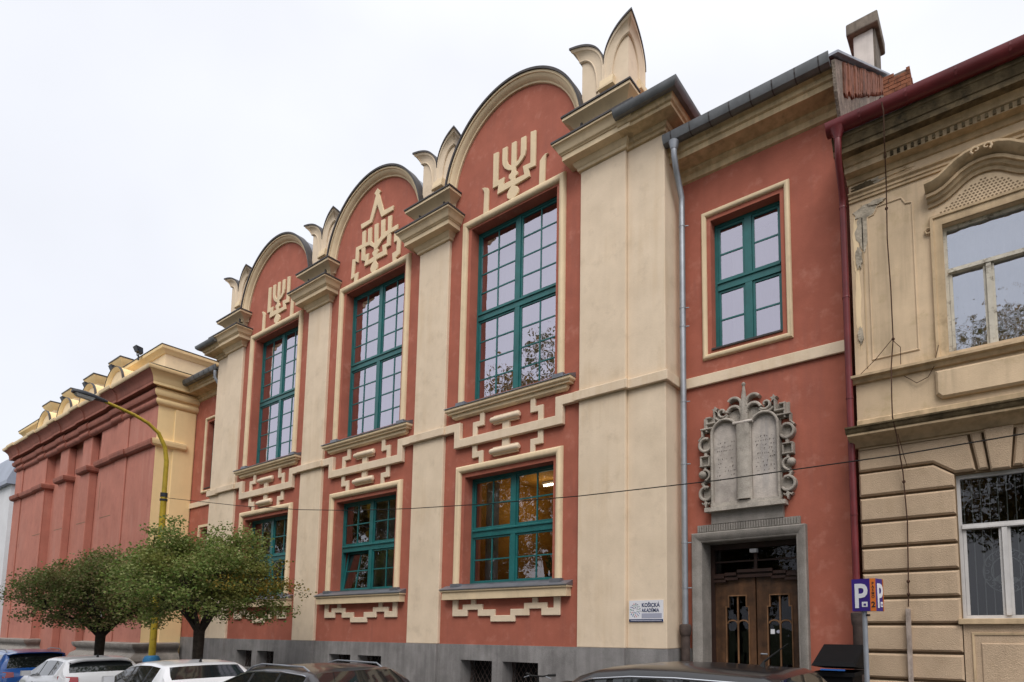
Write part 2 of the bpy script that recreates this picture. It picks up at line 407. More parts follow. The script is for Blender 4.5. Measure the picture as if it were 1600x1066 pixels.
WL = {}
WORN = {'pilaster': 0.016, 'gable_emblem': 0.012, 'meander_band': 0.014, 'key_ornament': 0.012, 'stepped_ornament': 0.012, 'belt_course': 0.014, 'wing_belt_course': 0.014,
        'corner_block': 0.016, 'pier': 0.03, 'pilaster_strip': 0.02, 'merlon': 0.02, 'side_pilaster': 0.02, 'window_sill': 0.01, 'timber_cover': 0.008, 'chimney_cap': 0.03, 'chimney': 0.02}
class MB:
    """collects faces; build() links them as one mesh object"""
    def __init__(s):
        s.v, s.f = [], []
    def add(s, vs, fs):
        o = len(s.v)
        s.v += [tuple(q) for q in vs]
        s.f += [tuple(i + o for i in q) for q in fs]
        return s
    def box(s, x0, x1, y0, y1, z0, z1):
        return s.add([(x0, y0, z0), (x1, y0, z0), (x1, y1, z0), (x0, y1, z0), (x0, y0, z1), (x1, y0, z1), (x1, y1, z1), (x0, y1, z1)],
                     [(0, 1, 5, 4), (1, 2, 6, 5), (2, 3, 7, 6), (3, 0, 4, 7), (4, 5, 6, 7), (3, 2, 1, 0)])
    def prism(s, poly, y0, y1):                      # polygon in x,z
        n = len(poly)
        return s.add([(x, y0, z) for x, z in poly] + [(x, y1, z) for x, z in poly],
                     [tuple(range(n)), tuple(range(2 * n - 1, n - 1, -1))] + [(i, (i + 1) % n, n + (i + 1) % n, n + i) for i in range(n)])
    def prism_x(s, poly, x0, x1):                    # polygon in y,z
        n = len(poly)
        return s.add([(x0, y, z) for y, z in poly] + [(x1, y, z) for y, z in poly],
                     [tuple(range(n)), tuple(range(2 * n - 1, n - 1, -1))] + [(i, (i + 1) % n, n + (i + 1) % n, n + i) for i in range(n)])
    def prism_z(s, poly, z0, z1):
        n = len(poly)
        return s.add([(x, y, z0) for x, y in poly] + [(x, y, z1) for x, y in poly],
                     [tuple(range(n)), tuple(range(2 * n - 1, n - 1, -1))] + [(i, (i + 1) % n, n + (i + 1) % n, n + i) for i in range(n)])
    def _sweep(s, path, prof, place, left, segs, caps, closed):
        n, k = len(path), len(prof)
        rows = []
        for i in range(n):
            a = path[(i - 1) % n] if (closed or i > 0) else None
            b = path[(i + 1) % n] if (closed or i < n - 1) else None
            p = path[i]
            ns = []
            for q0, q1 in ((a, p), (p, b)):
                if q0 is None or q1 is None:
                    continue
                dx, dy = q1[0] - q0[0], q1[1] - q0[1]
                l = math.hypot(dx, dy)
                ns.append((-dy / l, dx / l) if left else (dy / l, -dx / l))
            if len(ns) == 2:
                mx, my = ns[0][0] + ns[1][0], ns[0][1] + ns[1][1]
                d = mx * ns[0][0] + my * ns[0][1]
                m = (mx / d, my / d)
            else:
                m = ns[0]
            rows.append([place(p[0] + m[0] * o, p[1] + m[1] * o, w) for o, w in prof])
        o = len(s.v)
        for r in rows:
            s.v += r
        last = n if closed else n - 1
        for i in range(last):
            if segs is not None and i not in segs:
                continue
            j = (i + 1) % n
            for q in range(k):
                q2 = (q + 1) % k
                s.f.append((o + i * k + q, o + i * k + q2, o + j * k + q2, o + j * k + q))
        if caps and not closed:
            ss = range(last) if segs is None else segs
            s.f.append(tuple(o + min(ss) * k + q for q in range(k)))
            s.f.append(tuple(o + (max(ss) + 1) * k + q for q in range(k - 1, -1, -1)))
        return s
    def sweepxy(s, path, prof, segs=None, caps=True, closed=False):  # prof: (outwards, z), outwards = right of the path
        return s._sweep(path, prof, lambda a, b, w: (a, b, w), False, segs, caps, closed)
    def sweepxz(s, path, prof, segs=None, caps=True, closed=False):  # prof: (left of the path, y)
        return s._sweep(path, prof, lambda a, b, w: (a, w, b), True, segs, caps, closed)
    def tube(s, pts, r, n=8, flat=1.0):
        rs = r if isinstance(r, (list, tuple)) else [r] * len(pts)
        o = len(s.v)
        N = len(pts)
        pa = None
        for i, p in enumerate(pts):
            a, b = pts[max(0, i - 1)], pts[min(N - 1, i + 1)]
            d = [b[j] - a[j] for j in range(3)]
            l = sqrt(sum(q * q for q in d)) or 1
            d = [q / l for q in d]
            if pa is None:
                u = (0, 0, 1) if abs(d[2]) < 0.9 else (1, 0, 0)
            else:
                u = pa
            dt = sum(u[j] * d[j] for j in range(3))
            u = [u[j] - dt * d[j] for j in range(3)]
            l = sqrt(sum(q * q for q in u)) or 1
            u = [q / l for q in u]
            pa = u
            w = (d[1] * u[2] - d[2] * u[1], d[2] * u[0] - d[0] * u[2], d[0] * u[1] - d[1] * u[0])
            for k in range(n):
                t = 2 * pi * k / n
                s.v.append(tuple(p[j] + rs[i] * (cos(t) * u[j] + sin(t) * flat * w[j]) for j in range(3)))
        for i in range(N - 1):
            for k in range(n):
                s.f.append((o + i * n + k, o + i * n + (k + 1) % n, o + (i + 1) * n + (k + 1) % n, o + (i + 1) * n + k))
        s.f.append(tuple(o + k for k in range(n - 1, -1, -1)))
        s.f.append(tuple(o + (N - 1) * n + k for k in range(n)))
        return s
    def lathe(s, c, prof, n=16):
        o = len(s.v)
        k = len(prof)
        for i in range(n):
            t = 2 * pi * i / n
            for r, z in prof:
                s.v.append((c[0] + r * cos(t), c[1] + r * sin(t), c[2] + z))
        for i in range(n):
            j = (i + 1) % n
            for q in range(k - 1):
                s.f.append((o + i * k + q, o + j * k + q, o + j * k + q + 1, o + i * k + q + 1))
        s.f.append(tuple(o + i * k for i in range(n - 1, -1, -1)))
        s.f.append(tuple(o + i * k + k - 1 for i in range(n)))
        return s
    def grid(s, pts):
        o = len(s.v)
        a, b = len(pts), len(pts[0])
        for r in pts:
            s.v += [tuple(q) for q in r]
        for i in range(a - 1):
            for j in range(b - 1):
                s.f.append((o + i * b + j, o + i * b + j + 1, o + (i + 1) * b + j + 1, o + (i + 1) * b + j))
        return s
    def build(s, name, mat, parent=None, smooth=None, recalc=True):
        px = WL.get(parent.name, (0, 0, 0)) if parent else (0, 0, 0)
        used = sorted(set(i for f in s.f for i in f))
        if len(used) < len(s.v):
            mp = {k: i for i, k in enumerate(used)}
            s.v = [s.v[k] for k in used]
            s.f = [tuple(mp[i] for i in f) for f in s.f]
        me = bpy.data.meshes.new(name)
        me.from_pydata([(x - px[0], y - px[1], z - px[2]) for x, y, z in s.v], [], s.f)
        if recalc:
            bm = bmesh.new()
            bm.from_mesh(me)
            bmesh.ops.recalc_face_normals(bm, faces=bm.faces)
            bm.to_mesh(me)
            bm.free()
        if smooth is not None:
            for p in me.polygons:
                p.use_smooth = True
            me.set_sharp_from_angle(angle=radians(smooth))
        me.materials.append(M[mat])
        ob = bpy.data.objects.new(name, me)
        COL.objects.link(ob)
        if parent:
            ob.parent = parent
        WL[ob.name] = px
        if name in WORN:                               # edges of plaster and stone are never knife sharp
            bv = ob.modifiers.new('worn_edge', 'BEVEL')
            bv.width = WORN[name]
            bv.segments = 2
            bv.limit_method = 'ANGLE'
            bv.angle_limit = radians(50)
        return ob

def tag(o, label, cat, group=None):
    o['label'] = label
    o['category'] = cat
    if group:
        o['group'] = group
    return o

def thing(name, loc, label, cat, group=None):
    o = bpy.data.objects.new(name, None)
    o.empty_display_size = 0.3
    COL.objects.link(o)
    o.location = loc
    WL[o.name] = tuple(loc)
    return tag(o, label, cat, group)

def struct(o):
    o['kind'] = 'structure'
    return o

def text_mesh(body, size, name, mat, parent, origin, rz=0.0, align='LEFT', sx=1.0, bold=0.0, depth=0.002, vertical=False):
    """flat lettering standing upright, facing -y before turning by rz about z"""
    cu = bpy.data.curves.new('lettering', 'FONT')
    cu.body = body
    cu.size = size
    cu.align_x = align
    cu.offset = bold
    cu.extrude = depth
    cu.resolution_u = 3
    if vertical:
        cu.space_line = 0.72
    ob = bpy.data.objects.new('lettering_tmp', cu)
    COL.objects.link(ob)
    bpy.context.view_layer.update()
    dg = bpy.context.evaluated_depsgraph_get()
    me = bpy.data.meshes.new_from_object(ob.evaluated_get(dg))
    bpy.data.objects.remove(ob)
    bpy.data.curves.remove(cu)
    c, s_ = cos(rz), sin(rz)
    px = WL.get(parent.name, (0, 0, 0)) if parent else (0, 0, 0)
    for v in me.vertices:
        x, y, z = v.co.x * sx, -v.co.z, v.co.y
        v.co = (origin[0] + c * x - s_ * y - px[0], origin[1] + s_ * x + c * y - px[1], origin[2] + z - px[2])
    me.materials.clear()
    me.materials.append(M[mat])
    me.name = name
    o = bpy.data.objects.new(name, me)
    COL.objects.link(o)
    if parent:
        o.parent = parent
    WL[o.name] = px
    return o

def arcpts(cx, cz, r, a0, a1, n, y=None):
    ps = [(cx + r * cos(radians(a0 + (a1 - a0) * i / n)), cz + r * sin(radians(a0 + (a1 - a0) * i / n))) for i in range(n + 1)]
    return ps if y is None else [(x, y, z) for x, z in ps]

def gz(x):                                            # the street falls gently towards the left
    return 0.02 * max(-60.0, min(3.0, x + 3.0))

# ================================================================== ground
def strip(name, mat, y0, y1, dz, xs=(-300, -63, -50, -40, -30, -20, -10, -3, 0, 300), thick=None):
    mb = MB()
    rows = [[(x, y0, gz(x) + dz) for x in xs], [(x, y1, gz(x) + dz) for x in xs]]
    if thick:
        rows = [[(x, y0, gz(x) + dz - thick) for x in xs]] + rows + [[(x, y1, gz(x) + dz - thick) for x in xs]]
    mb.grid(rows)
    return struct(mb.build(name, mat, None))
strip('ground', 'earth', -700, 700, -0.30, xs=(-900, -63, -50, -40, -30, -20, -10, -3, 0, 900))
strip('road', 'asphalt', -9.0, -3.3, -0.12)
strip('pavement', 'paving', -3.14, 0.9, 0.0, thick=0.25)
strip('kerb', 'kerb', -3.30, -3.14, 0.004, thick=0.25)
strip('pavement', 'paving', -14.0, -9.16, 0.0, thick=0.25)
strip('kerb', 'kerb', -9.16, -9.0, 0.004, thick=0.25)

# ================================================================== the red academy building
PER, WP = 5.6142, 1.214
X2 = -18.977
PIL = [X2 - PER, X2, X2 + PER, X2 + 2 * PER]          # left edges of the four pilasters
BAY = [p + WP + (PER - WP) / 2 for p in PIL[:3]]
DP = 0.08
acad = thing('academy_building', (-15.5, 0, 0), 'red and cream building with three round gables, horned pilaster crowns and tall teal windows', 'building')
OPH = 1.44                                            # half width of the window openings
UZ0, UZ1, LZ0, LZ1 = 7.40, 12.05, 2.74, 5.45
PLZ = 1.31
ACZ, ACR = 13.08, 2.09                                # gable arch centre and radius

mb = MB()
for c in BAY:
    hw = (PER - WP) / 2
    for (a, b, z0, z1) in ((-hw, -OPH, PLZ, 12.05), (OPH, hw, PLZ, 12.05), (-OPH, OPH, PLZ, LZ0), (-OPH, OPH, LZ1, UZ0)):
        mb.box(c + a, c + b, 0, 0.5, z0, z1)
    poly = [(c - hw, 12.05), (c + hw, 12.05), (c + hw, 13.0)] + arcpts(c, ACZ, ACR + 0.1, -1, 181, 40) + [(c - hw, 13.0)]
    mb.prism(poly, 0, 0.5)
wall = mb.build('wall', 'red', acad)
# masonry behind the pilasters and the two corner blocks
XR, XL = PIL[3] + WP, PIL[0]                          # outer edges of end pilasters
BR, BL = -5.62, XL - (-5.62 - XR)                     # outer faces of the corner blocks
MB().box(XR, BR, 0.0, 1.4, PLZ, 12.02).build('corner_block', 'cream', acad)
MB().box(BL, XL, 0.0, 1.4, PLZ, 12.02).build('corner_block', 'cream', acad)
# plinth with basement openings
mb = MB()
for i, c in enumerate(BAY):
    hw = (PER - WP) / 2
    wins = [(-1.38, -0.32), (0.02, 1.10)]
    xs = [-hw, wins[0][0], wins[0][1], wins[1][0], wins[1][1], hw]
    for k in range(5):
        if k in (1, 3):
            mb.box(c + xs[k], c + xs[k + 1], -0.03, 0.5, 0.94, PLZ)
            mb.box(c + xs[k], c + xs[k + 1], -0.03, 0.5, -1.2, 0.35)
        else:
            mb.box(c + xs[k], c + xs[k + 1], -0.03, 0.5, -1.2, PLZ)
for p in PIL:
    mb.box(p, p + WP, -0.11, 0.5, -1.2, PLZ)
mb.box(XR, BR + 0.03, -0.03, 1.4, -1.2, PLZ - 0.004)
mb.box(BL - 0.03, XL, -0.03, 1.4, -1.2, PLZ - 0.004)
plinth = mb.build('plinth', 'plinth', acad)
for c in BAY:
    for a, b in ((-1.38, -0.32), (0.02, 1.10)):
        MB().box(c + a, c + b, 0.42, 0.48, 0.35, 0.94).build('basement_window', 'dark', plinth)
        g = MB()
        nx = 7
        for k in range(-2, nx):
            x0 = c + a + (b - a) * k / nx
            for dx in (0.42, -0.42):
                xs0, xs1 = (x0, x0 + dx) if dx > 0 else (x0 + 0.42, x0)
                pts = []
                for t in (0, 1):
                    pts.append((min(max(xs0 + (xs1 - xs0) * t, c + a), c + b), 0.28, 0.36 + 0.57 * t))
                g.tube(pts, 0.008, 5)
        g.build('grille', 'iron', plinth)

# ---- pilasters with capitals and horned crowns
CAPP = [(0, 11.99), (0.05, 12.0), (0.06, 12.06), (0.09, 12.08), (0.13, 12.15), (0.14, 12.17), (0.30, 12.19), (0.30, 12.31), (0.325, 12.315),
        (0.325, 12.33), (0.36, 12.35), (0.385, 12.40), (0.41, 12.46), (0.455, 12.50), (0.47, 12.505), (0.47, 12.545), (0, 12.545)]
UPP = [(0, 12.58), (0.0, 12.74), (0.02, 12.86), (0.08, 12.98), (0.18, 13.09), (0.29, 13.15), (0.31, 13.16), (0.31, 13.225), (0, 13.225)]
def crown(cx, par):
    """altar-like top with a horn rising at each front corner; front half only, its back leans on the roof"""
    cx += 0.05
    B, yf, T, D_ = 0.635, -0.085, 13.24, 0.20
    yc = yf + B
    n = 18
    def g(u):
        return sqrt(max(0.0, 1 - (1 - u) ** 2.5))
    us = [(k / n) ** 1.6 for k in range(n + 1)]
    def O(u):                                          # outer edge: (along the face, out of the face, z)
        return (u * (B + D_), 0.05 + (D_ - 0.05) * u ** 1.1, 14.28 + 0.67 * g(u))
    def I(u):
        return (0.22 + (B - 0.22) * u, 0.0, 13.86 + 0.80 * g(u))
    faces_ = [lambda a, o, z: (cx + a, yf - o, z), lambda a, o, z: (cx - a, yf - o, z), lambda a, o, z: (cx + B + o, yc - a, z), lambda a, o, z: (cx - B - o, yc - a, z)]
    mb = MB()
    for F in faces_:
        rows = []
        for f, zz, push in ((0, 0, 0), (0.0, 0.02, 0.03), (0.10, 0.10, 0.035), (0.14, 0.16, 0.02), (0.22, 0.40, 0.015), (0.38, 0.62, 0.012), (0.66, 0.78, 0.008), (0.72, 0.82, 0.02), (0.78, 0.90, 0.02), (1, 1, 0)):
            r = []
            for u in [-1] + us:
                i_, o_ = (I(u), O(u)) if u >= 0 else ((0.22, 0.0, 13.70), (0.0, 0.05, 13.86))
                u = max(u, 0)
                al = max(zz, f)
                r.append(F(i_[0] + (o_[0] - i_[0]) * al + push * u, i_[1] + (o_[1] - i_[1]) * f + push, i_[2] + (o_[2] - i_[2]) * zz))
            rows.append(r)
        mb.grid(rows)
        lo_ = [F(I(u)[0], 0, T) for u in us]
        mb.grid([lo_, [F(*I(u)) for u in us]])
        mb.add([F(0, 0, T), F(0.22, 0, T), F(0.22, 0, 13.70), F(0, 0, 13.86)], [(0, 1, 2, 3)])
        mb.add([F(0, 0, 13.86), F(0.22, 0, 13.70), F(0.0, 0.05, 13.86)], [(0, 1, 2)])
    mb.add([(cx - B, yc, T), (cx + B, yc, T), (cx + B, yc, 14.28), (cx - B, yc, 14.28)], [(0, 1, 2, 3)])
    mb.build('crown', 'cream', par, smooth=28)
    # console feet under the right-hand mouldings
    for F in (faces_[0], faces_[2]):
        q = MB()
        for (a0, a1, z0, z1, o0, o1) in ((-0.10, 0.31, 13.62, 13.672, 0.13, 0.13), (-0.07, 0.29, 13.676, 13.86, 0.125, 0.085)):
            w8 = [F(a, o, z) for z, oo in ((z0, o0), (z1, o1)) for a in (a0, a1) for o in (-0.01, oo)]
            q.add(w8, [(0, 1, 3, 2), (4, 5, 7, 6), (0, 1, 5, 4), (2, 3, 7, 6), (1, 3, 7, 5), (0, 2, 6, 4)])
        q.build('crown_console', 'trim', par)
    fl_ = MB()
    uu = [-u for u in reversed(us[1:])] + us
    def top(u, v, dz):
        e = 0.022
        return (cx + (1 if u > 0 else -1) * (abs(u) * (B + D_ + e) if v == 1 else abs(u) * (B + 0.05 + e) + abs(u) * (D_ - 0.05) * v ** 1.1), yc - v * (B + 0.05 + e) - v * (D_ - 0.05) * abs(u) ** 1.1, 14.28 + 0.67 * g(abs(u)) * g(v) + dz)
    for dz in (0.0, 0.05):
        fl_.grid([[top(u, v, dz) for u in uu] for v in us])
    for e0 in ([(u, 1) for u in uu], [(1, v) for v in us], [(-1, v) for v in us], [(u, 0) for u in uu]):
        fl_.grid([[top(u, v, 0) for u, v in e0], [top(u, v, 0.05) for u, v in e0]])
    fl_.build('crown_flashing', 'lead', par)

for i, p in enumerate(PIL):
    mb = MB()
    mb.box(p, p + WP, -DP, 0.5, PLZ, 11.99)
    pil = mb.build('pilaster', 'cream', acad)
    path = [(p, 0.0), (p, -DP), (p + WP, -DP), (p + WP, 0.0)]
    MB().sweepxy(path, CAPP).build('capital', 'trim', pil, smooth=30)
    MB().sweepxy(path, [(0, 12.549), (0.49, 12.549), (0.49, 12.59), (0, 12.62)]).build('capital_flashing', 'lead', pil)
    MB().box(p, p + WP, -DP + 0.003, 0.5, 12.0, 13.22).build('neck_block', 'cream', pil)
    MB().sweepxy(path, UPP).build('upper_capital', 'trim', pil, smooth=30)
    MB().sweepxy(path, [(0, 13.229), (0.335, 13.229), (0.335, 13.268), (0, 13.285)]).build('capital_flashing', 'lead', pil)
    crown(p + WP / 2, pil)
# belt course round the pilasters
BT, BB = 6.86, 6.64
BP = [(0, BB - 0.01), (0.085, BB - 0.01), (0.085, BT - 0.025), (0.0, BT)]
for path in ([(PIL[1], 0), (PIL[1], -DP), (PIL[1] + WP, -DP), (PIL[1] + WP, 0)], [(PIL[2], 0), (PIL[2], -DP), (PIL[2] + WP, -DP), (PIL[2] + WP, 0)],
             [(PIL[3], 0), (PIL[3], -DP), (XR, -DP), (XR, 0.0), (BR, 0.0), (BR, 0.65)], [(BL, 0.65), (BL, 0.0), (XL, 0.0), (XL, -DP), (XL + WP, -DP), (XL + WP, 0.0)]):
    MB().sweepxy(path, BP).build('belt_course', 'cream', acad)
# corner block cornices
for bx0, bx1, path in ((XR, BR, [(XR, 0.0), (BR, 0.0), (BR, 1.4)]), (BL, XL, [(BL, 1.4), (BL, 0.0), (XL, 0.0)])):
    mb = MB()
    mb.sweepxy(path, [(0, 11.99), (0.05, 12.0), (0.06, 12.06), (0.10, 12.08), (0.13, 12.15), (0.36, 12.18), (0.36, 12.25), (0.40, 12.27), (0.43, 12.36), (0.46, 12.40), (0, 12.42)])
    mb.build('block_cornice', 'trim_old', acad, smooth=30)
    gp = [(0.40, 12.40), (0.46, 12.36), (0.54, 12.36), (0.60, 12.42), (0.61, 12.50), (0.585, 12.51), (0.54, 12.43), (0.47, 12.43), (0.44, 12.47)]
    MB().sweepxy(path, gp).build('gutter', 'gutter', acad, smooth=40)
# gable arches with flashing, barrel roofs behind
ARCH = [(0.0, 0.02), (0.0, -0.045), (0.02, -0.055), (0.035, -0.055), (0.045, -0.075), (0.075, -0.12), (0.12, -0.155), (0.15, -0.165), (0.15, -0.19), (0.20, -0.19), (0.20, 0.02)]
for c in BAY:
    path = arcpts(c, ACZ, ACR - 0.01, 184, -4, 64)
    MB().sweepxz(path, ARCH).build('arch_moulding', 'trim', acad, smooth=30)
    path2 = arcpts(c, ACZ, ACR + 0.194, 184, -4, 64)
    MB().sweepxz(path2, [(0.0, -0.225), (0.055, -0.225), (0.055, 0.0), (0.0, 0.0)]).build('arch_flashing', 'lead', acad, smooth=30)
    MB().sweepxz(arcpts(c, ACZ, ACR + 0.17, 184, -4, 48), [(0.0, 0.004), (0.03, 0.004), (0.03, 2.6), (0.0, 2.6)]).build('barrel_roof', 'zinc', acad, smooth=30)
# main roof (low hips, out of sight from the street) and back walls
mb = MB()
x0, x1 = BL - 0.4, BR + 0.4
mb.add([(x0, -0.3, 12.46), (x1, -0.3, 12.46), (x1, 12, 12.46), (x0, 12, 12.46), (x0 + 5, 6, 14.9), (x1 - 5, 6, 14.9)],
       [(0, 1, 5, 4), (1, 2, 5), (2, 3, 4, 5), (3, 0, 4)])
mb.v = [(x, max(y, 0.55), z) for x, y, z in mb.v]
mb.build('roof', 'roof_red', acad)
mb = MB()
mb.box(BL, BR, 10.8, 11.2, -1, 12.4)
mb.box(BL, BL + 0.3, 1.4, 10.8, -1, 12.4)
mb.box(BR - 0.3, BR, 1.4, 10.8, -1, 12.4)
mb.build('back_wall', 'cream', acad)

# ---- window surrounds (half round mouldings), sills and meanders
ROLL = [(0.0, 0.004)] + [(0.09 - 0.09 * cos(t), -0.02 - 0.075 * sin(t)) for t in [pi * k / 8 for k in range(9)]] + [(0.18, 0.004)]
def surround(c, half, z0, z1, par, y=0.0, closed=False):
    prof = [(a, b + y) for a, b in ROLL]
    path = [(c - half, z0), (c - half, z1), (c + half, z1), (c + half, z0)]
    mb = MB().sweepxz(path, prof, closed=closed)
    return mb.build('window_surround', 'trim', par, smooth=35)

def window(par, c, half, z0, z1, zt, rows_u, rows_l, cols, y, glass='glass', mat='teal', tilt=False):
    """casement: outer frame, mullion, transom, four sashes with glazing bars; every pane its own object"""
    mb = MB()
    ft, mw, th = 0.07, 0.075, 0.10
    mb.box(c - half, c - half + ft, y, y + 0.09, z0, z1)
    mb.box(c + half - ft, c + half, y, y + 0.09, z0, z1)
    mb.box(c - half + ft, c + half - ft, y, y + 0.09, z1 - ft, z1)
    mb.box(c - half + ft, c + half - ft, y, y + 0.09, z0, z0 + ft)
    mb.box(c - mw, c + mw, y - 0.012, y + 0.09, z0 + ft, zt - th)
    mb.box(c - mw, c + mw, y - 0.012, y + 0.09, zt + th, z1 - ft)
    mb.box(c - half + ft, c + half - ft, y - 0.016, y + 0.09, zt - th, zt + th)
    mb.sweepxy([(c - half + ft, y - 0.016), (c + half - ft, y - 0.016)], [(0, zt + th - 0.07), (0.03, zt + th - 0.06), (0.03, zt + th - 0.03), (0, zt + th - 0.01)])
    win = mb.build('window', mat, par)
    for si, (a, b) in enumerate(((c - half + ft, c - mw), (c + mw, c + half - ft))):
        for (s0, s1, rows, low) in ((zt + th, z1 - ft, rows_u, False), (z0 + ft, zt - th, rows_l, True)):
            m2 = MB()
            fw, bw, ys = 0.05, 0.016, y + 0.014
            lean = tilt and low and si == 0
            m2.box(a + 0.004, a + fw, ys, ys + 0.05, s0 + 0.004, s1 - 0.004)
            m2.box(b - fw, b - 0.004, ys, ys + 0.05, s0 + 0.004, s1 - 0.004)
            m2.box(a + fw, b - fw, ys, ys + 0.05, s0 + 0.004, s0 + fw)
            m2.box(a + fw, b - fw, ys, ys + 0.05, s1 - fw, s1 - 0.004)
            pw, ph = (b - a - 2 * fw) / cols, (s1 - s0 - 2 * fw) / rows
            for k in range(1, cols):
                m2.box(a + fw + k * pw - bw, a + fw + k * pw + bw, ys + 0.006, ys + 0.04, s0 + fw, s1 - fw)
            for k in range(1, rows):
                m2.box(a + fw, b - fw, ys + 0.009, ys + 0.038, s0 + fw + k * ph - bw, s0 + fw + k * ph + bw)
            if lean:
                m2.v = [(x, yy + (z - s0) * 0.13, z) for x, yy, z in m2.v]
            m2.build('sash', mat, win)
            for r in range(rows):
                for k in range(cols):
                    xa, xb = a + fw + k * pw + bw * (k > 0), a + fw + (k + 1) * pw - bw * (k < cols - 1)
                    za, zb = s0 + fw + r * ph + bw * (r > 0), s0 + fw + (r + 1) * ph - bw * (r < rows - 1)
                    j = [random.uniform(-0.0016, 0.0016) for _ in range(3)]
                    yy = ys + 0.022
                    vs_ = [(xa, yy + j[0], za), (xb, yy + j[1], za), (xb, yy + j[1] + j[2], zb), (xa, yy + j[0] + j[2], zb)]
                    if lean:
                        vs_ = [(x, q + (z - s0) * 0.13, z) for x, q, z in vs_]
                    MB().add(vs_, [(0, 1, 2, 3)]).build('pane', glass, win, recalc=False)
    return win

def room(par, c, half, z0, z1, y0, depth, mat):
    mb = MB()
    x0, x1, y1 = c - half - 0.35, c + half + 0.35, y0 + depth
    za, zb = z0 - 0.6, z1 + 0.35
    mb.add([(x0, y0, za), (x1, y0, za), (x1, y1, za), (x0, y1, za), (x0, y0, zb), (x1, y0, zb), (x1, y1, zb), (x0, y1, zb)],
           [(1, 2, 6, 5), (2, 3, 7, 6), (3, 0, 4, 7), (4, 5, 6, 7), (3, 2, 1, 0)])
    return mb.build('interior', mat, par)

def curtain(par, x0, x1, z0, z1, y, mat='curtain', waves=9):
    n = waves * 6
    pts = [[(x0 + (x1 - x0) * i / n, y + 0.035 * sin(2 * pi * waves * i / n) + 0.012 * sin(5.3 * i), z) for i in range(n + 1)] for z in (z0, z1)]
    return MB().grid(pts).build('curtain', mat, par, smooth=60)

def sill(c, half, ztop, z1, z2, half2, par, two=True):
    mb = MB()
    s = mb.sweepxy([(c - half + 0.19, 0.0), (c + half - 0.19, 0.0)], [(0, z1), (0.15, z1), (0.15, z1 + 0.045), (0.185, z1 + 0.055), (0.20, z1 + 0.075), (0.20, ztop - 0.02), (0, ztop - 0.02)])
    s = MB()
    pr = [(0, z1), (0.15, z1), (0.15, z1 + 0.045), (0.185, z1 + 0.055), (0.20, z1 + 0.075), (0.20, ztop - 0.022), (0, ztop - 0.022)] if two else \
         [(0, z1), (0.165, z1), (0.165, ztop - 0.07), (0.20, ztop - 0.06), (0.20, ztop - 0.022), (0, ztop - 0.022)]
    s.sweepxy([(c - half + 0.19, 0.0), (c - half + 0.19, -0.003), (c + half - 0.19, -0.003), (c + half - 0.19, 0.0)], pr)
    o = s.build('window_sill', 'trim', par)
    if two:
        MB().sweepxy([(c - half2, 0.0), (c - half2, -0.003), (c + half2, -0.003), (c + half2, 0.0)], [(0, z2), (0.04, z2), (0.09, z2 + 0.04), (0.10, z1 - 0.004), (0, z1 - 0.004)]).build('sill_bed_moulding', 'trim', o)
    f = MB()
    h = half + 0.02
    f.add([(c - h, -0.225, ztop - 0.018), (c + h, -0.225, ztop - 0.018), (c + h, -0.225, ztop), (c - h, -0.225, ztop), (c - h, 0.0, ztop + 0.10), (c + h, 0.0, ztop + 0.10), (c - h, 0.0, ztop - 0.018), (c + h, 0.0, ztop - 0.018)],
          [(0, 1, 2, 3), (3, 2, 5, 4), (0, 3, 4, 6), (1, 7, 5, 2), (0, 6, 7, 1)])
    f.box(c - OPH, c + OPH, 0.0, 0.26, ztop + 0.06, ztop + 0.13)
    f.box(c - OPH - 0.32, c - OPH, -0.10, 0.0, ztop + 0.06, ztop + 0.14)
    f.box(c + OPH, c + OPH + 0.32, -0.10, 0.0, ztop + 0.06, ztop + 0.14)
    f.build('sill_flashing', 'zinc', o)
    return o

MEY = -0.11
def meander(c, par):
    hw = (PER - WP) / 2
    a0, a1 = 1.555, 1.765
    poly = [(-hw, BB), (-hw, BT), (-a0, BT), (-a0, 6.43), (a0, 6.43), (a0, BT), (hw, BT), (hw, BB), (a1, BB), (a1, 6.21), (-a1, 6.21), (-a1, BB)]
    mb = MB()
    mb.prism([(c + x, z) for x, z in poly], MEY, 0.0)
    o = mb.build('meander_band', 'cream', par)
    S = [[(-0.905, 7.0), (-0.76, 7.0), (-0.76, 6.665), (-1.0, 6.665), (-1.0, 6.43), (-1.15, 6.43), (-1.15, 6.80), (-0.905, 6.80)],
         [(-1.15, 6.21), (-1.0, 6.21), (-1.0, 6.04), (-0.775, 6.04), (-0.775, 5.70), (-0.91, 5.70), (-0.91, 5.885), (-1.15, 5.885)]]
    for s in S:
        for sg in (1, -1):
            MB().prism([(c + sg * x, z) for x, z in s], -0.055, 0.0).build('key_ornament', 'cream', o)
    for zc, sgn in ((6.71, 1), (5.93, -1)):
        m = MB()
        m.box(c - 0.125, c + 0.10, -0.055, 0.0, *( (6.43, zc - 0.1) if sgn > 0 else (zc + 0.1, 6.21)))
        m.box(c - 0.42, c + 0.385, -0.06, 0.0, zc - 0.105, zc + 0.105)
        n = 14
        v, f = [], []
        pts = [(-0.50, 0.02), (-0.495, 0.05), (-0.47, 0.066), (-0.44, 0.072), (0.41, 0.072), (0.435, 0.066), (0.455, 0.05), (0.46, 0.02)]
        for x, r in pts:
            for k in range(n):
                t = 2 * pi * k / n
                v.append((c + x, -0.075 + r * 0.9 * cos(t), zc + r * sin(t)))
        for a in range(len(pts) - 1):
            for k in range(n):
                f.append((a * n + k, a * n + (k + 1) % n, (a + 1) * n + (k + 1) % n, (a + 1) * n + k))
        f.append(tuple(range(n)))
        f.append(tuple((len(pts) - 1) * n + k for k in range(n)))
        m.add(v, f)
        m.build('scroll_ornament', 'cream', o, smooth=40)
    return o

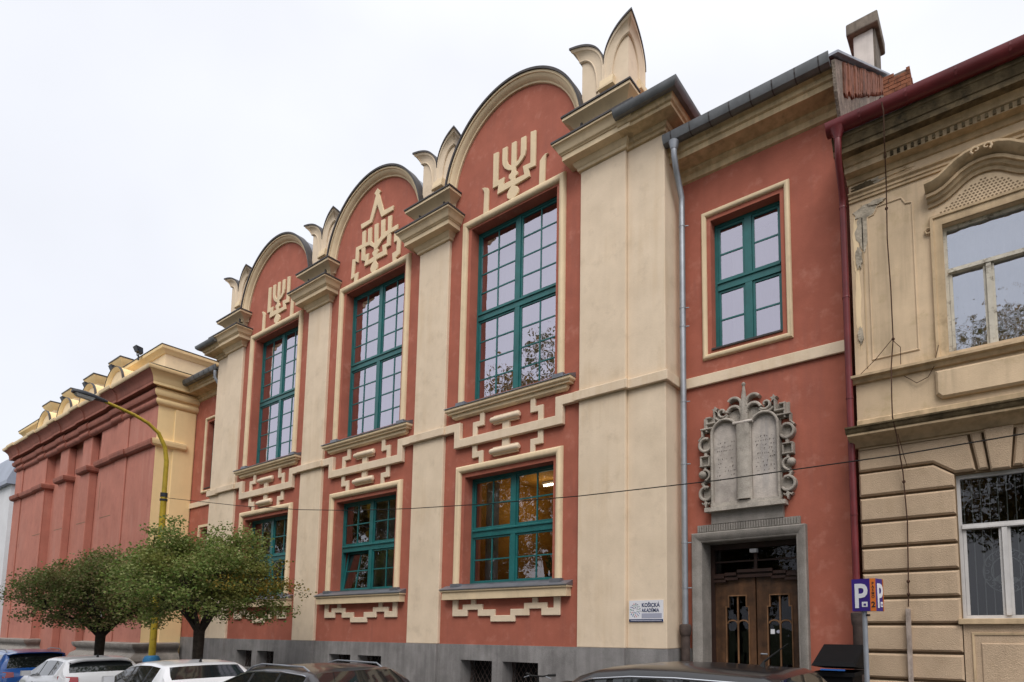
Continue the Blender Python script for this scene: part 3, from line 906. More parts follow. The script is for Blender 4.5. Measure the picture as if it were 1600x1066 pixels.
UND = [(-1.71, 2.392), (-1.53, 2.392), (-1.53, 2.15), (-1.345, 2.15), (-1.345, 2.27), (-1.06, 2.27), (-1.06, 2.392), (-0.91, 2.392), (-0.91, 2.27), (-0.665, 2.27), (-0.665, 2.14), (-0.245, 2.14), (-0.245, 2.0)]
UND2 = [(-0.39, 1.85), (-0.39, 1.985), (-0.815, 1.985), (-0.815, 2.135), (-1.18, 2.135), (-1.18, 1.985), (-1.71, 1.985)]
UNDER = UND + [(-x, z) for x, z in reversed(UND)] + [(-x, z) for x, z in reversed(UND2)] + UND2

EM1 = [(-0.659, 13.794), (-0.479, 13.773), (-0.48, 12.98), (-0.244, 12.982), (-0.277, 12.802), (-0.023, 12.794), (-0.108, 12.884), (-0.098, 12.967), (-0.028, 12.989), (-0.009, 13.053), (-0.124, 13.104), (-0.251, 13.209), (-0.327, 13.34), (-0.343, 13.47), (-0.34, 13.788), (-0.171, 13.777), (-0.166, 13.377), (-0.129, 13.283), (-0.025, 13.188), (-0.023, 13.791), (0.136, 13.779), (0.142, 13.207), (0.223, 13.237), (0.287, 13.328), (0.291, 13.778), (0.461, 13.766), (0.465, 13.389), (0.432, 13.261), (0.33, 13.165), (0.227, 13.104), (0.137, 13.08), (0.133, 12.99), (0.201, 12.931), (0.197, 12.854), (0.128, 12.832), (0.121, 12.768), (0.421, 12.756), (0.364, 12.995), (0.615, 12.977), (0.609, 13.793), (0.784, 13.76), (0.781, 12.825), (0.566, 12.834), (0.612, 12.625), (0.104, 12.601), (0.2, 12.54), (0.25, 12.45), (0.235, 12.36), (0.157, 12.30), (0.05, 12.25), (-0.06, 12.30), (-0.14, 12.37), (-0.155, 12.46), (-0.1, 12.55), (-0.018, 12.619), (-0.494, 12.607), (-0.46, 12.837), (-0.657, 12.842)]
EM1L = [(-1.056, 13.011), (-0.964, 13.002), (-0.831, 12.933), (-0.803, 12.859), (-0.804, 12.25), (-0.979, 12.25), (-0.965, 12.854), (-0.994, 12.928)]
EM1R = [(0.921, 12.886), (0.991, 12.947), (1.089, 12.995), (1.193, 12.977), (1.118, 12.947), (1.1, 12.839), (1.088, 12.25), (0.907, 12.25)]
E2STAR = [(0.013, 14.949), (0.184, 14.786), (0.119, 14.719), (0.378, 14.087), (0.842, 14.06), (0.821, 13.916), (0.269, 13.914), (0.034, 14.416), (-0.196, 13.929), (-0.72, 13.907), (-0.772, 14.083), (-0.313, 14.063), (-0.053, 14.745), (-0.14, 14.834)]
E2PARTS = [
    [(-0.668, 13.799), (-0.502, 13.795), (-0.493, 13.372), (-0.361, 13.365), (-0.375, 13.782), (-0.202, 13.785), (-0.179, 13.319), (-0.025, 13.183), (-0.057, 13.799), (0.13, 13.789), (0.148, 13.205), (0.289, 13.307), (0.265, 13.812), (0.46, 13.787), (0.467, 13.369), (0.616, 13.37), (0.598, 13.801), (0.779, 13.781), (0.774, 13.37), (1.096, 13.381), (1.08, 13.227), (0.768, 13.228), (0.60, 13.206), (0.372, 13.156), (0.15, 12.99), (0.13, 12.97), (-0.03, 12.97), (-0.043, 13.062), (-0.269, 13.221), (-0.489, 13.248), (-0.671, 13.244), (-0.811, 13.26), (-0.82, 12.859), (-0.978, 12.949), (-0.973, 13.4), (-0.654, 13.385)],
    [(-0.671, 13.244), (-0.489, 13.248), (-0.492, 12.988), (-0.279, 12.975), (-0.317, 12.746), (-0.034, 12.774), (-0.107, 12.87), (-0.107, 12.92), (-0.03, 12.97), (0.13, 12.97), (0.20, 12.92), (0.20, 12.87), (0.134, 12.80), (0.407, 12.787), (0.373, 12.979), (0.59, 12.974), (0.60, 13.206), (0.768, 13.228), (0.762, 12.844), (0.573, 12.845), (0.598, 12.618), (0.119, 12.628), (0.10, 12.58), (0.189, 12.47), (0.182, 12.335), (0.06, 12.25), (-0.06, 12.27), (-0.142, 12.332), (-0.175, 12.44), (-0.114, 12.545), (-0.032, 12.602), (-0.498, 12.615), (-0.455, 12.777), (-0.665, 12.868)]]
E2L = [(-1.135, 13.068), (-0.985, 13.033), (-0.965, 12.927), (-1.02, 12.534), (-0.78, 12.548), (-0.835, 12.25), (-1.003, 12.25), (-0.984, 12.442), (-1.163, 12.413)]
E2R = [(0.935, 13.148), (1.249, 12.897), (1.229, 12.41), (1.059, 12.355), (1.087, 12.25), (0.912, 12.25), (0.872, 12.554), (1.061, 12.569), (1.078, 12.861), (0.927, 12.867)]

for i, c in enumerate(BAY):
    surround(c, 1.545, UZ0, 12.10, acad)
    surround(c, 1.545, LZ0, 5.56, acad)
    sill(c, 2.03, 7.26, 7.105, 6.98, 1.78, acad)
    sill(c, 2.00, 2.645, 2.39, 2.3, 1.7, acad, two=False)
    meander(c, acad)
    MB().prism([(c + x, z) for x, z in UNDER], -0.05, 0.0).build('stepped_ornament', 'cream', acad)
    mb = MB()
    if i == 1:
        mb.prism([(c + x, z) for x, z in E2STAR], -0.05, 0.0)
        mb.prism([(c + x, z) for x, z in E2PARTS[0]], -0.05, 0.0)
        mb.prism([(c + x, z) for x, z in E2PARTS[1]], -0.05, 0.0)
        mb.prism([(c + x, z) for x, z in E2L], -0.05, 0.0)
        mb.prism([(c + x, z) for x, z in E2R], -0.05, 0.0)
    else:
        mb.prism([(c + x, z) for x, z in EM1], -0.05, 0.0)
        mb.prism([(c + x, z) for x, z in EM1L], -0.05, 0.0)
        mb.prism([(c + x, z) for x, z in EM1R], -0.05, 0.0)
    mb.build('gable_emblem', 'trim', acad)
    w1 = window(acad, c, OPH, UZ0, UZ1, 9.72, 4, 4, 2, 0.25)
    w2 = window(acad, c, OPH, LZ0, LZ1, 4.05, 2, 2, 2, 0.25, glass='glass_low', tilt=(i == 1))
    room(w1, c, OPH, UZ0, UZ1, 0.5, 5, 'room')
    curtain(w1, c - 1.3, c + 1.35, UZ0, UZ1, 0.95, waves=13)
    if i == 2:
        room(w2, c, OPH, LZ0, LZ1, 0.5, 4.2, 'room_amber')
        curtain(w2, c - 1.45, c - 1.0, LZ0 - 0.2, LZ1, 0.75, waves=4)
        curtain(w2, c - 0.62, c - 0.42, LZ0 - 0.2, LZ1, 0.8, waves=2)
    else:
        room(w2, c, OPH, LZ0, LZ1, 0.5, 4.2, 'room')
        if i == 1:
            for k in range(22):
                x = c - 0.25 + k * 0.078
                a = 0.5 + 0.1 * random.random()
                m = MB()
                m.add([(x - 0.045 * cos(a), 0.62 - 0.045 * sin(a), LZ0), (x + 0.045 * cos(a), 0.62 + 0.045 * sin(a), LZ0), (x + 0.045 * cos(a), 0.62 + 0.045 * sin(a), LZ1), (x - 0.045 * cos(a), 0.62 - 0.045 * sin(a), LZ1)], [(0, 1, 2, 3)])
                m.build('blind_slat', 'blind', w2)
        else:
            curtain(w2, c - 1.4, c - 0.7, LZ0 - 0.2, LZ1, 0.75, mat='blind', waves=6)

# ---- right wing (recessed, with the portal), and the matching left wing
WY = 0.65
def wing(xa, xb, wc, portal):
    """wall between xa and xb at y = WY with one tall window at wc"""
    h, z0, z1 = 0.74, 7.36, 10.16
    mb = MB()
    mb.box(xa, wc - h, WY, 1.15, 4.2 if portal else PLZ, 11.3)
    mb.box(wc + h, xb, WY, 1.15, 4.2 if portal else PLZ, 11.3)
    mb.box(wc - h, wc + h, WY, 1.15, z1, 11.3)
    if portal:
        mb.box(wc - h, wc + h, WY, 1.15, 4.2, z0)
        mb.box(xa, -5.165, WY, 1.15, 0.0, 4.2)
        mb.box(-3.235, xb, WY, 1.15, -0.3, 4.2)
        mb.box(-5.165, -3.235, WY, 1.15, 3.41, 4.2)
    else:
        mb.box(wc - h, wc + h, WY, 1.15, 5.65, z0)
        mb.box(wc - h, wc + h, WY, 1.15, PLZ, 3.3)
    mb.build('wing_wall', 'red', acad)
    path = [(wc - 0.83, 7.27), (wc - 0.83, 10.25), (wc + 0.83, 10.25), (wc + 0.83, 7.27)]
    prof = [(0.0, WY + 0.004)] + [(0.055 - 0.055 * cos(t), WY - 0.015 - 0.05 * sin(t)) for t in [pi * k / 8 for k in range(9)]] + [(0.11, WY + 0.004)]
    MB().sweepxz(path, prof, closed=True).build('window_surround', 'trim', acad, smooth=35)
    w = window(acad, wc, h, z0, z1, 8.78, 2, 2, 1, WY + 0.2)
    MB().box(wc - h, wc + h, WY - 0.03, WY + 0.21, z0 - 0.02, z0 + 0.015).build('sill_flashing', 'lead', w)
    room(w, wc, h, z0, z1, 1.15, 3.5, 'room')
    curtain(w, wc - 0.6, wc + 0.7, z0, z1, 1.45, waves=7)
    MB().box(xa, xb, WY - 0.06, WY, BB - 0.01, BT - 0.01).build('wing_belt_course', 'cream', acad)
    # eaves cornice: bed moulding, soffit, fascia, then the half round gutter
    pr = [(0, 11.20), (0.05, 11.22), (0.06, 11.34), (0.12, 11.38), (0.13, 11.42), (0.44, 11.45), (0.44, 11.56), (0.48, 11.58), (0.50, 11.66), (0.55, 11.70), (0.55, 11.76), (0, 11.80)]
    MB().sweepxy([(xa, WY), (xb, WY)], pr).build('wing_cornice', 'trim_old', acad, smooth=30)
    gp = [(0.52, 11.78), (0.55, 11.70), (0.63, 11.67), (0.71, 11.70), (0.75, 11.79), (0.755, 11.87), (0.735, 11.87), (0.71, 11.78), (0.63, 11.71), (0.57, 11.78)]
    MB().sweepxy([(xa, WY), (xb - 0.02, WY)], gp).build('gutter', 'gutter', acad, smooth=40)
    for k in range(8):
        x = xa + 0.2 + k * (xb - xa - 0.4) / 7
        MB().sweepxy([(x - 0.012, WY), (x + 0.012, WY)], [(a + (0.004 if a > 0.6 else 0), b - 0.004) for a, b in gp]).build('gutter_bracket', 'lead', acad)
    mb = MB()
    mb.add([(xa, WY - 0.62, 11.84), (xb, WY - 0.62, 11.84), (xb, 6.6, 17.0), (xa, 6.6, 17.0)], [(0, 1, 2, 3)])
    mb.add([(xa, WY - 0.62, 11.80), (xb, WY - 0.62, 11.80), (xb, 6.6, 16.96), (xa, 6.6, 16.96)], [(0, 1, 2, 3)])
    mb.build('wing_roof', 'roof_red', acad)
    return w
WXR = -2.22
wing(BR, WXR, -4.155, True)
LWX = -28.9
lw = wing(LWX, BL, -26.95, False)
wl2 = window(acad, -26.95, 0.74, 3.3, 5.65, 4.5, 2, 2, 1, WY + 0.2, glass='glass_low')
MB().sweepxz([(-27.78, 3.2), (-27.78, 5.74), (-26.12, 5.74), (-26.12, 3.2)], [(0.0, WY + 0.004), (0.0, WY - 0.05), (0.1, WY - 0.05), (0.1, WY + 0.004)]).build('window_surround', 'trim', acad)
room(wl2, -26.95, 0.74, 3.3, 5.65, 1.15, 3, 'room')
MB().box(LWX, BL, WY - 0.03, 1.2, -1.2, PLZ).build('wing_plinth', 'plinth', acad)
MB().box(BR, -5.34, WY - 0.03, 1.15, -0.3, PLZ).build('wing_plinth', 'plinth', acad)

# fire gable of the wing, with stripped brick and roughcast, and chimneys
def zroof(y):
    return 11.84 + (y - (WY - 0.62)) * (17.0 - 11.84) / (6.6 - WY + 0.62)
fg = MB()
YE = 6.4
fg.prism_x([(WY - 0.5, 11.25), (0.66, 10.4), (YE, 10.4), (YE, zroof(YE) - 0.06), (WY - 0.62, zroof(WY - 0.62) - 0.06)], WXR, WXR + 0.06)
fire = fg.build('fire_gable', 'roughcast', acad)
rnd = random.Random(3)
# ragged brick facing left on the upper part: narrow vertical strips of unequal length
nk = 46
for k in range(nk):
    y0 = 0.62 + k * (YE - 0.66) / nk
    zt_ = zroof(y0) - 0.08
    zb_ = zt_ - (0.66 - 0.05 * (y0 - 0.6)) * (0.93 + 0.12 * rnd.random())
    MB().box(WXR + 0.06, WXR + 0.07 + 0.045 * rnd.random(), y0, y0 + (YE - 0.66) / nk * 0.93, zb_, zt_).build('brick_strip', 'rough_brick', fire)
fl = MB()
z0_, z1_ = zroof(WY - 0.62), zroof(YE)
fl.add([(WXR - 0.08, WY - 0.66, z0_), (WXR + 0.13, WY - 0.66, z0_), (WXR + 0.13, YE, z1_), (WXR - 0.08, YE, z1_),
        (WXR - 0.08, WY - 0.66, z0_ + 0.05), (WXR + 0.13, WY - 0.66, z0_ + 0.05), (WXR + 0.13, YE, z1_ + 0.05), (WXR - 0.08, YE, z1_ + 0.05)],
       [(0, 1, 5, 4), (1, 2, 6, 5), (2, 3, 7, 6), (3, 0, 4, 7), (4, 5, 6, 7), (3, 2, 1, 0)])
fl.build('verge_flashing', 'zinc', fire)
chim = MB().box(-2.75, -2.27, 5.0, 5.8, 14.9, 17.08).build('chimney', 'chimney', acad)
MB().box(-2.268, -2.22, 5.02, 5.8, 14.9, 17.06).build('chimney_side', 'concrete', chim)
MB().prism_z([(-2.90, 4.86), (-2.12, 4.86), (-2.12, 5.95), (-2.90, 5.95)], 17.08, 17.40).build('chimney_cap', 'concrete', chim)

# portal: granite surround, deep reveal, double door
DXL, DXR, DZ = -5.15, -3.25, 3.395
gr = MB()
pr = [(0.0, WY + 0.35), (0.0, WY - 0.06), (0.02, WY - 0.075), (0.03, WY - 0.075), (0.05, WY - 0.09), (0.13, WY - 0.14), (0.17, WY - 0.145), (0.19, WY - 0.13), (0.19, WY + 0.004)]
gr.sweepxz([(DXL, -0.1), (DXL, DZ), (DXR, DZ), (DXR, -0.1)], pr)
ds = gr.build('door_surround', 'granite', acad, smooth=28)
gr = MB()
gr.box(-5.23, -3.17, WY - 0.07, WY, 3.592, 3.745)
gr.box(-4.92, -3.47, WY - 0.085, WY, 3.748, 4.02)
gr.build('overdoor_slab', 'granite', ds)
for k in range(40):
    x = -5.22 + k * 0.0513
    MB().box(x, x + 0.03, WY - 0.095, WY - 0.07, 3.605, 3.735).build('flute', 'granite', ds)
YD = 1.0
lin = MB()
lin.box(DXL - 0.01, DXL + 0.002, WY + 0.351, 1.14, -0.1, DZ)
lin.box(DXR - 0.002, DXR + 0.01, WY + 0.351, 1.14, -0.1, DZ)
lin.box(DXL + 0.004, DXR - 0.004, WY + 0.351, 1.14, DZ - 0.002, DZ + 0.01)
lin.build('door_reveal', 'granite', ds)
dd = MB()
for (a, b) in ((DXL, DXL + 0.09), (DXR - 0.09, DXR)):
    dd.box(a, b, YD, YD + 0.1, -0.1, DZ)
dd.box(DXL + 0.09, DXR - 0.09, YD, YD + 0.1, 3.28, DZ)
dd.box(DXL + 0.09, DXR - 0.09, YD + 0.02, YD + 0.1, 2.70, 2.80)
cx = (DXL + DXR) / 2
dd.box(cx - 0.03, cx + 0.03, YD + 0.02, YD + 0.08, 2.80, 3.28)
dd.box(DXL + 0.09, DXR - 0.09, YD + 0.03, YD + 0.07, 3.02, 3.05)
fr = dd.build('door_frame', 'door_dark', acad)
# stepped lintel pieces above the leaves
for (a, b, z0, z1) in ((-0.36, 0.36, 2.80, 2.86), (-0.36, 0.36, 2.70, 2.76), (-0.62, -0.38, 2.75, 2.81), (0.38, 0.62, 2.75, 2.81), (-0.62, -0.34, 2.66, 2.71), (0.34, 0.62, 2.66, 2.71), (-0.86, -0.64, 2.70, 2.76), (0.64, 0.86, 2.70, 2.76), (-0.86, -0.60, 2.62, 2.67), (0.60, 0.86, 2.62, 2.67)):
    MB().box(cx + a, cx + b, YD - 0.06, YD + 0.0, z0, z1).build('stepped_lintel', 'door_dark', fr)
for sg in (-1, 1):
    for k in range(2):
        za, zb = (2.81, 3.02) if k == 0 else (3.05, 3.28)
        xa, xb = (DXL + 0.09, cx - 0.03) if sg < 0 else (cx + 0.03, DXR - 0.09)
        MB().add([(xa, YD + 0.05, za), (xb, YD + 0.05, za), (xb, YD + 0.05, zb), (xa, YD + 0.05, zb)], [(0, 1, 2, 3)]).build('pane', 'glass_door', fr, recalc=False)
MB().box(cx - 0.07, cx + 0.07, YD - 0.10, YD - 0.002, 3.18, 3.25).build('porch_lamp', 'sign_white', fr)
for sg in (-1, 1):
    x0, x1 = (DXL + 0.09, cx - 0.015) if sg < 0 else (cx + 0.015, DXR - 0.09)
    c0 = (x0 + x1) / 2 + (0.05 if sg < 0 else 0.03)
    a, b = 0.178, 0.228                                # narrow and wide half width of the glazed field
    d = MB()
    d.box(x0, c0 - b, YD + 0.02, YD + 0.08, -0.05, 2.70)
    d.box(c0 + b, x1, YD + 0.02, YD + 0.08, -0.05, 2.70)
    d.box(c0 - b, c0 + b, YD + 0.02, YD + 0.08, 2.34, 2.70)
    d.box(c0 - b, c0 - a, YD + 0.02, YD + 0.08, 2.12, 2.34)
    d.box(c0 + a, c0 + b, YD + 0.02, YD + 0.08, 2.12, 2.34)
    d.box(c0 - b, c0 + b, YD + 0.02, YD + 0.08, -0.05, 0.95)
    leaf = d.build('door', 'door', acad)
    d = MB()
    d.box(c0 - 0.014, c0 + 0.014, YD + 0.025, YD + 0.06, 0.95, 2.34)
    for q in (-1, 1):
        pts = [(c0 + q * (0.014 + 0.1 * (1 - cos(t))), 1.80 + 0.06 * sin(t)) for t in [pi * k / 10 for k in range(11)]]
        d.tube([(x, YD + 0.03, z) for x, z in pts], 0.016, 6)
    # raised moulding round the glazing
    d.sweepxz([(c0 - b, 0.95), (c0 - b, 2.12), (c0 - a, 2.12), (c0 - a, 2.34), (c0 + a, 2.34), (c0 + a, 2.12), (c0 + b, 2.12), (c0 + b, 0.95)], [(0, YD + 0.02), (0.0, YD + 0.0), (0.022, YD + 0.0), (0.022, YD + 0.02)])
    d.build('door_moulding', 'door_light', leaf)
    MB().add([(c0 - b, YD + 0.05, 0.95), (c0 + b, YD + 0.05, 0.95), (c0 + b, YD + 0.05, 2.34), (c0 - b, YD + 0.05, 2.34)], [(0, 1, 2, 3)]).build('pane', 'glass_door', leaf, recalc=False)
    if sg > 0:
        h = MB()
        h.tube([(x0 + 0.09, YD + 0.02, 1.22), (x0 + 0.09, YD - 0.05, 1.22), (x0 + 0.22, YD - 0.055, 1.22)], 0.014, 8)
        h.build('handle', 'galv', leaf)
        MB().box(c0 - b + 0.03, c0 - b + 0.11, YD + 0.044, YD + 0.048, 1.60, 1.69).build('notice', 'sign_white', leaf)
        MB().add([(c0 - 0.045 + 0.038 * cos(t), YD + 0.046, 1.645 + 0.032 * sin(t)) for t in [2 * pi * k / 16 for k in range(16)]], [tuple(range(16))]).build('sticker', 'sign_grey', leaf, recalc=False)
hall = MB()
hall.add([(DXL - 0.3, 1.16, -0.1), (DXR + 0.3, 1.16, -0.1), (DXR + 0.3, 4.0, -0.1), (DXL - 0.3, 4.0, -0.1), (DXL - 0.3, 1.16, DZ + 0.3), (DXR + 0.3, 1.16, DZ + 0.3), (DXR + 0.3, 4.0, DZ + 0.3), (DXL - 0.3, 4.0, DZ + 0.3)],
         [(1, 2, 6, 5), (2, 3, 7, 6), (3, 0, 4, 7), (4, 5, 6, 7), (3, 2, 1, 0)])
hall.build('interior', 'dark', fr)  # near-black box added to close the hall against stray daylight behind the panes

# stone relief with the two tablets
TC = -4.195
YB = WY - 0.09
rel = MB()
rel.box(TC - 0.82, TC + 0.80, WY - 0.20, WY, 3.98, 4.06)
rel.box(TC - 0.70, TC + 0.70, WY - 0.16, WY, 4.06, 4.14)
relief = rel.build('stone_relief', 'stone', acad)
for sg in (-1, 1):
    c0 = TC + sg * 0.40
    m = MB()
    m.prism([(c0 - 0.245, 4.14)] + [(c0 + 0.245, 4.14)] + arcpts(c0, 5.52, 0.245, 0, 180, 16), WY - 0.085, WY)
    m.build('tablet', 'tablet', relief)
    m = MB()
    m.sweepxz([(c0 - 0.248, 4.14)] + arcpts(c0, 5.52, 0.248, 180, 0, 18) + [(c0 + 0.248, 4.14)], [(0, WY), (0, WY - 0.15), (0.015, WY - 0.165), (0.035, WY - 0.165), (0.05, WY - 0.15), (0.05, WY)])
    m.build('tablet_rim', 'stone', relief)
    m = MB()
    rr = random.Random(11 + sg)
    for row in range(10):
        z = 5.33 - row * 0.082
        x = c0 - 0.19 + rr.random() * 0.05
        while x < c0 + 0.18:
            ww = 0.008 + 0.022 * rr.random()
            if rr.random() < 0.62:
                hh_ = 0.012 + 0.024 * rr.random()
                m.box(x, x + ww * 0.45, WY - 0.089, WY - 0.08, z, z + hh_)
                if rr.random() < 0.6:
                    m.box(x + ww * 0.45, x + ww, WY - 0.088, WY - 0.08, z + hh_ * 0.7, z + hh_)
            x += ww + 0.016 + 0.02 * rr.random()
    e = m.build('engraving', 'engrave', relief)
    e['kind'] = 'stuff'
# back slab filling round the tablets
m = MB()
m.prism([(TC - 0.71, 4.14), (TC + 0.71, 4.14), (TC + 0.71, 5.66), (TC + 0.58, 5.86), (TC + 0.2, 5.96), (TC - 0.2, 5.96), (TC - 0.58, 5.86), (TC - 0.71, 5.66)], WY - 0.055, WY)
m.build('back_slab', 'stone', relief)
m = MB()
n = 12
m.prism_z([(TC - 0.135, WY)] + [(TC - 0.135 * cos(t), WY - 0.17 - 0.05 * sin(t)) for t in [pi * k / n for k in range(n + 1)]] + [(TC + 0.135, WY)], 4.16, 5.62)
m.build('centre_pillar', 'stone', relief, smooth=40)
m = MB()
m.tube([(TC - 0.20, WY - 0.17, 5.655), (TC + 0.20, WY - 0.17, 5.655)], 0.036, 10)
m.build('pillar_roll', 'tablet', relief, smooth=50)
m = MB()
m.lathe((TC, WY - 0.09, 5.70), [(0.085, 0), (0.075, 0.3), (0.035, 0.62), (0.022, 0.70), (0.04, 0.725), (0.04, 0.755), (0.012, 0.78)], 10)
m.build('spire', 'stone', relief, smooth=40)
def ribbon(pts, wd=0.05, dp=0.13):
    wd *= 1.05
    dp *= 0.9
    """stone ribbon standing off the wall, following pts in the wall plane"""
    m = MB()
    m.sweepxz(pts, [(-wd / 2, WY), (-wd / 2, WY - dp + 0.015), (-wd / 4, WY - dp), (wd / 4, WY - dp), (wd / 2, WY - dp + 0.015), (wd / 2, WY)])
    return m.build('scrollwork', 'stone', relief, smooth=35)
for sg in (-1, 1):
    def P(x, z):
        return (TC + sg * x, z)
    def arc(x, z, r, a0, a1, n=14):
        return [P(x + r * cos(radians(a0 + (a1 - a0) * k / n)), z + r * sin(radians(a0 + (a1 - a0) * k / n))) for k in range(n + 1)]
    # top: palm fronds, volute, stars and steps
    ribbon(arc(0.20, 5.87, 0.15, 185, 20), 0.055, 0.16)
    ribbon(arc(0.20, 6.04, 0.15, 200, 40), 0.055, 0.16)
    sp = [P(0.44 + (0.125 - 0.0105 * k) * cos(radians(215 + 36 * k)), 5.95 + (0.115 - 0.0095 * k) * sin(radians(215 + 36 * k))) for k in range(11)]
    ribbon(arc(0.46, 5.97, 0.17, 215, 320), 0.045, 0.15)
    ribbon(sp, 0.04, 0.16)
    ribbon([P(0.62, 6.0), P(0.62, 5.78), P(0.80, 5.78)], 0.04, 0.14)
    ribbon([P(0.70, 5.90), P(0.80, 5.90), P(0.80, 5.62)], 0.04, 0.13)
    ribbon([P(0.62, 5.68), P(0.92, 5.68)], 0.035, 0.15)
    ribbon([P(0.90, 5.66), P(0.90, 5.54), P(0.98, 5.46)], 0.035, 0.13)
    st = MB()
    poly = [P(0.60 + (0.075 if k % 2 == 0 else 0.03) * cos(radians(90 + 36 * k)), 6.03 + (0.075 if k % 2 == 0 else 0.03) * sin(radians(90 + 36 * k))) for k in range(10)]
    st.prism(poly, WY - 0.13, WY)
    st.build('star', 'stone', relief)
    # thin stone ground behind the side ornaments
    for (xa_, xb_, za_, zb_) in ((0.70, 0.90, 5.24, 5.50), (0.70, 0.94, 4.92, 5.13), (0.70, 0.88, 4.60, 4.86), (0.70, 0.90, 4.25, 4.50), (0.55, 0.88, 5.62, 5.92)):
        x0_, x1_ = sorted((TC + sg * xa_, TC + sg * xb_))
        MB().box(x0_, x1_, WY - 0.045, WY, za_, zb_).build('ornament_ground', 'stone', relief)
    # side: ring, H, volute, ring, leaf drop
    ribbon(arc(0.83, 5.36, 0.13, 120, -150, 20), 0.05, 0.14)
    ribbon([P(0.83, 5.25), P(0.83, 5.10)], 0.06, 0.12)
    ribbon([P(0.74, 5.12), P(0.94, 5.12)], 0.03, 0.14)
    ribbon([P(0.75, 5.12), P(0.75, 4.92)], 0.035, 0.13)
    ribbon([P(0.93, 5.13), P(0.93, 4.92)], 0.045, 0.13)
    ribbon([P(0.74, 4.93), P(0.95, 4.93)], 0.03, 0.14)
    ribbon([P(0.84, 4.93), P(0.84, 4.80)], 0.05, 0.12)
    b = MB()
    b.lathe((TC + sg * 0.90, WY - 0.08, 4.76), [(0.001, -0.085), (0.05, -0.07), (0.08, -0.03), (0.085, 0.0), (0.08, 0.035), (0.05, 0.07), (0.001, 0.085)], 14)
    b.build('boss', 'stone', relief, smooth=60)
    ribbon(arc(0.85, 4.74, 0.105, 75, 260, 12), 0.04, 0.14)
    ribbon([P(0.80, 4.64), P(0.90, 4.57), P(0.83, 4.46)], 0.05, 0.13)
    ribbon(arc(0.83, 4.37, 0.13, 120, -150, 20), 0.05, 0.14)
    for dx, dz in ((-0.06, 0.03), (0.06, 0.03)):
        ribbon([P(0.83, 4.20), P(0.83 + dx, 4.16), P(0.83 + dx * 1.5, 4.19)], 0.03, 0.11)
    lf = MB()
    lf.prism([P(0.83, 4.24), P(0.865, 4.17), P(0.83, 4.07), P(0.795, 4.17)], WY - 0.12, WY)
    lf.build('leaf_drop', 'stone', relief)

# zinc downpipe at the inner corner of the right wing
dp = MB()
PX, PY = -5.44, 0.42
dp.tube([(PX + 0.06, -0.02, 11.66), (PX + 0.06, -0.02, 11.50)], [0.11, 0.07], 14)
dp.tube([(PX + 0.06, -0.02, 11.52), (PX + 0.06, -0.02, 11.40), (PX + 0.04, 0.10, 11.15), (PX, PY, 10.75), (PX, PY, 10.5), (PX, PY, 2.0), (PX, PY, 1.75)], 0.062, 14)
dpo = dp.build('downpipe', 'galv', acad, smooth=40)
for z in (10.1, 8.3, 7.9, 6.3, 5.0, 3.4, 2.5):
    m = MB()
    m.tube([(PX, PY, z - 0.015), (PX, PY, z + 0.015)], 0.069, 14)
    m.tube([(PX, PY, z), (PX + 0.13, PY + 0.04, z)], 0.012, 6)
    m.build('pipe_clip', 'galv', dpo)
m = MB()
m.lathe((PX, PY, 0.0), [(0.09, 0), (0.09, 1.55), (0.105, 1.57), (0.12, 1.66), (0.12, 1.75), (0.10, 1.78), (0.07, 1.79)], 14)
m.build('standpipe', 'iron', dpo, smooth=35)
dp = MB()
PX2 = BL - 0.18
dp.tube([(PX2, -0.02, 11.66), (PX2, -0.02, 11.40), (PX2, 0.42, 10.75), (PX2, 0.42, 0.2)], 0.062, 12)
dp.build('downpipe', 'galv', acad, smooth=40)

#@@PART2
# ================================================================== wall sign on the corner block
sg_ = thing('wall_sign', (-6.08, -0.004, 2.03), 'white enamel wall sign with round emblem and navy lettering beside the zinc downpipe', 'sign')
MB().box(-6.47, -5.69, -0.022, -0.004, 1.835, 2.255).build('panel', 'sign_white', sg_)
MB().box(-6.47, -5.69, -0.0245, -0.0222, 1.835, 1.885).build('footer_strip', 'sign_navy', sg_)
text_mesh('KO\u0160ICK\u00c1', 0.108, 'lettering', 'sign_navy', sg_, (-6.175, -0.0245, 2.125), sx=0.90, bold=0.002)
text_mesh('AKAD\u00c9MIA', 0.100, 'lettering', 'sign_navy', sg_, (-6.175, -0.0245, 2.025), sx=0.80, bold=0.0012)
MB().box(-6.175, -5.72, -0.0245, -0.0222, 1.905, 2.0).build('grey_strip', 'sign_grey', sg_)
m = MB()
r_ = random.Random(5)
for k in range(26):
    m.box(-6.43 + k * 0.0275, -6.43 + k * 0.0275 + 0.016, -0.0265, -0.0247, 1.852, 1.866)
q = m.build('small_print', 'sign_white', sg_)
q['kind'] = 'stuff'
for ring, cnt in ((0.115, 16), (0.085, 11), (0.05, 7)):
    for k in range(cnt):
        a = 2 * pi * k / cnt + ring * 9
        cxx, czz = -6.325 + ring * cos(a), 2.06 + ring * 1.12 * sin(a)
        mt = ('sign_navy', 'sign_green', 'sign_navy', 'sign_blue', 'sign_navy', 'sign_red')[r_.randrange(6)]
        w_ = 0.011 + 0.004 * r_.random()
        mm = MB()
        mm.add([(cxx + w_ * cos(a + t), -0.0242, czz + w_ * 1.3 * sin(a + t)) for t in (0, 1.3, 2.6, 4.1)], [(0, 1, 2, 3)])
        mm.build('emblem_dash', mt, sg_, recalc=False)

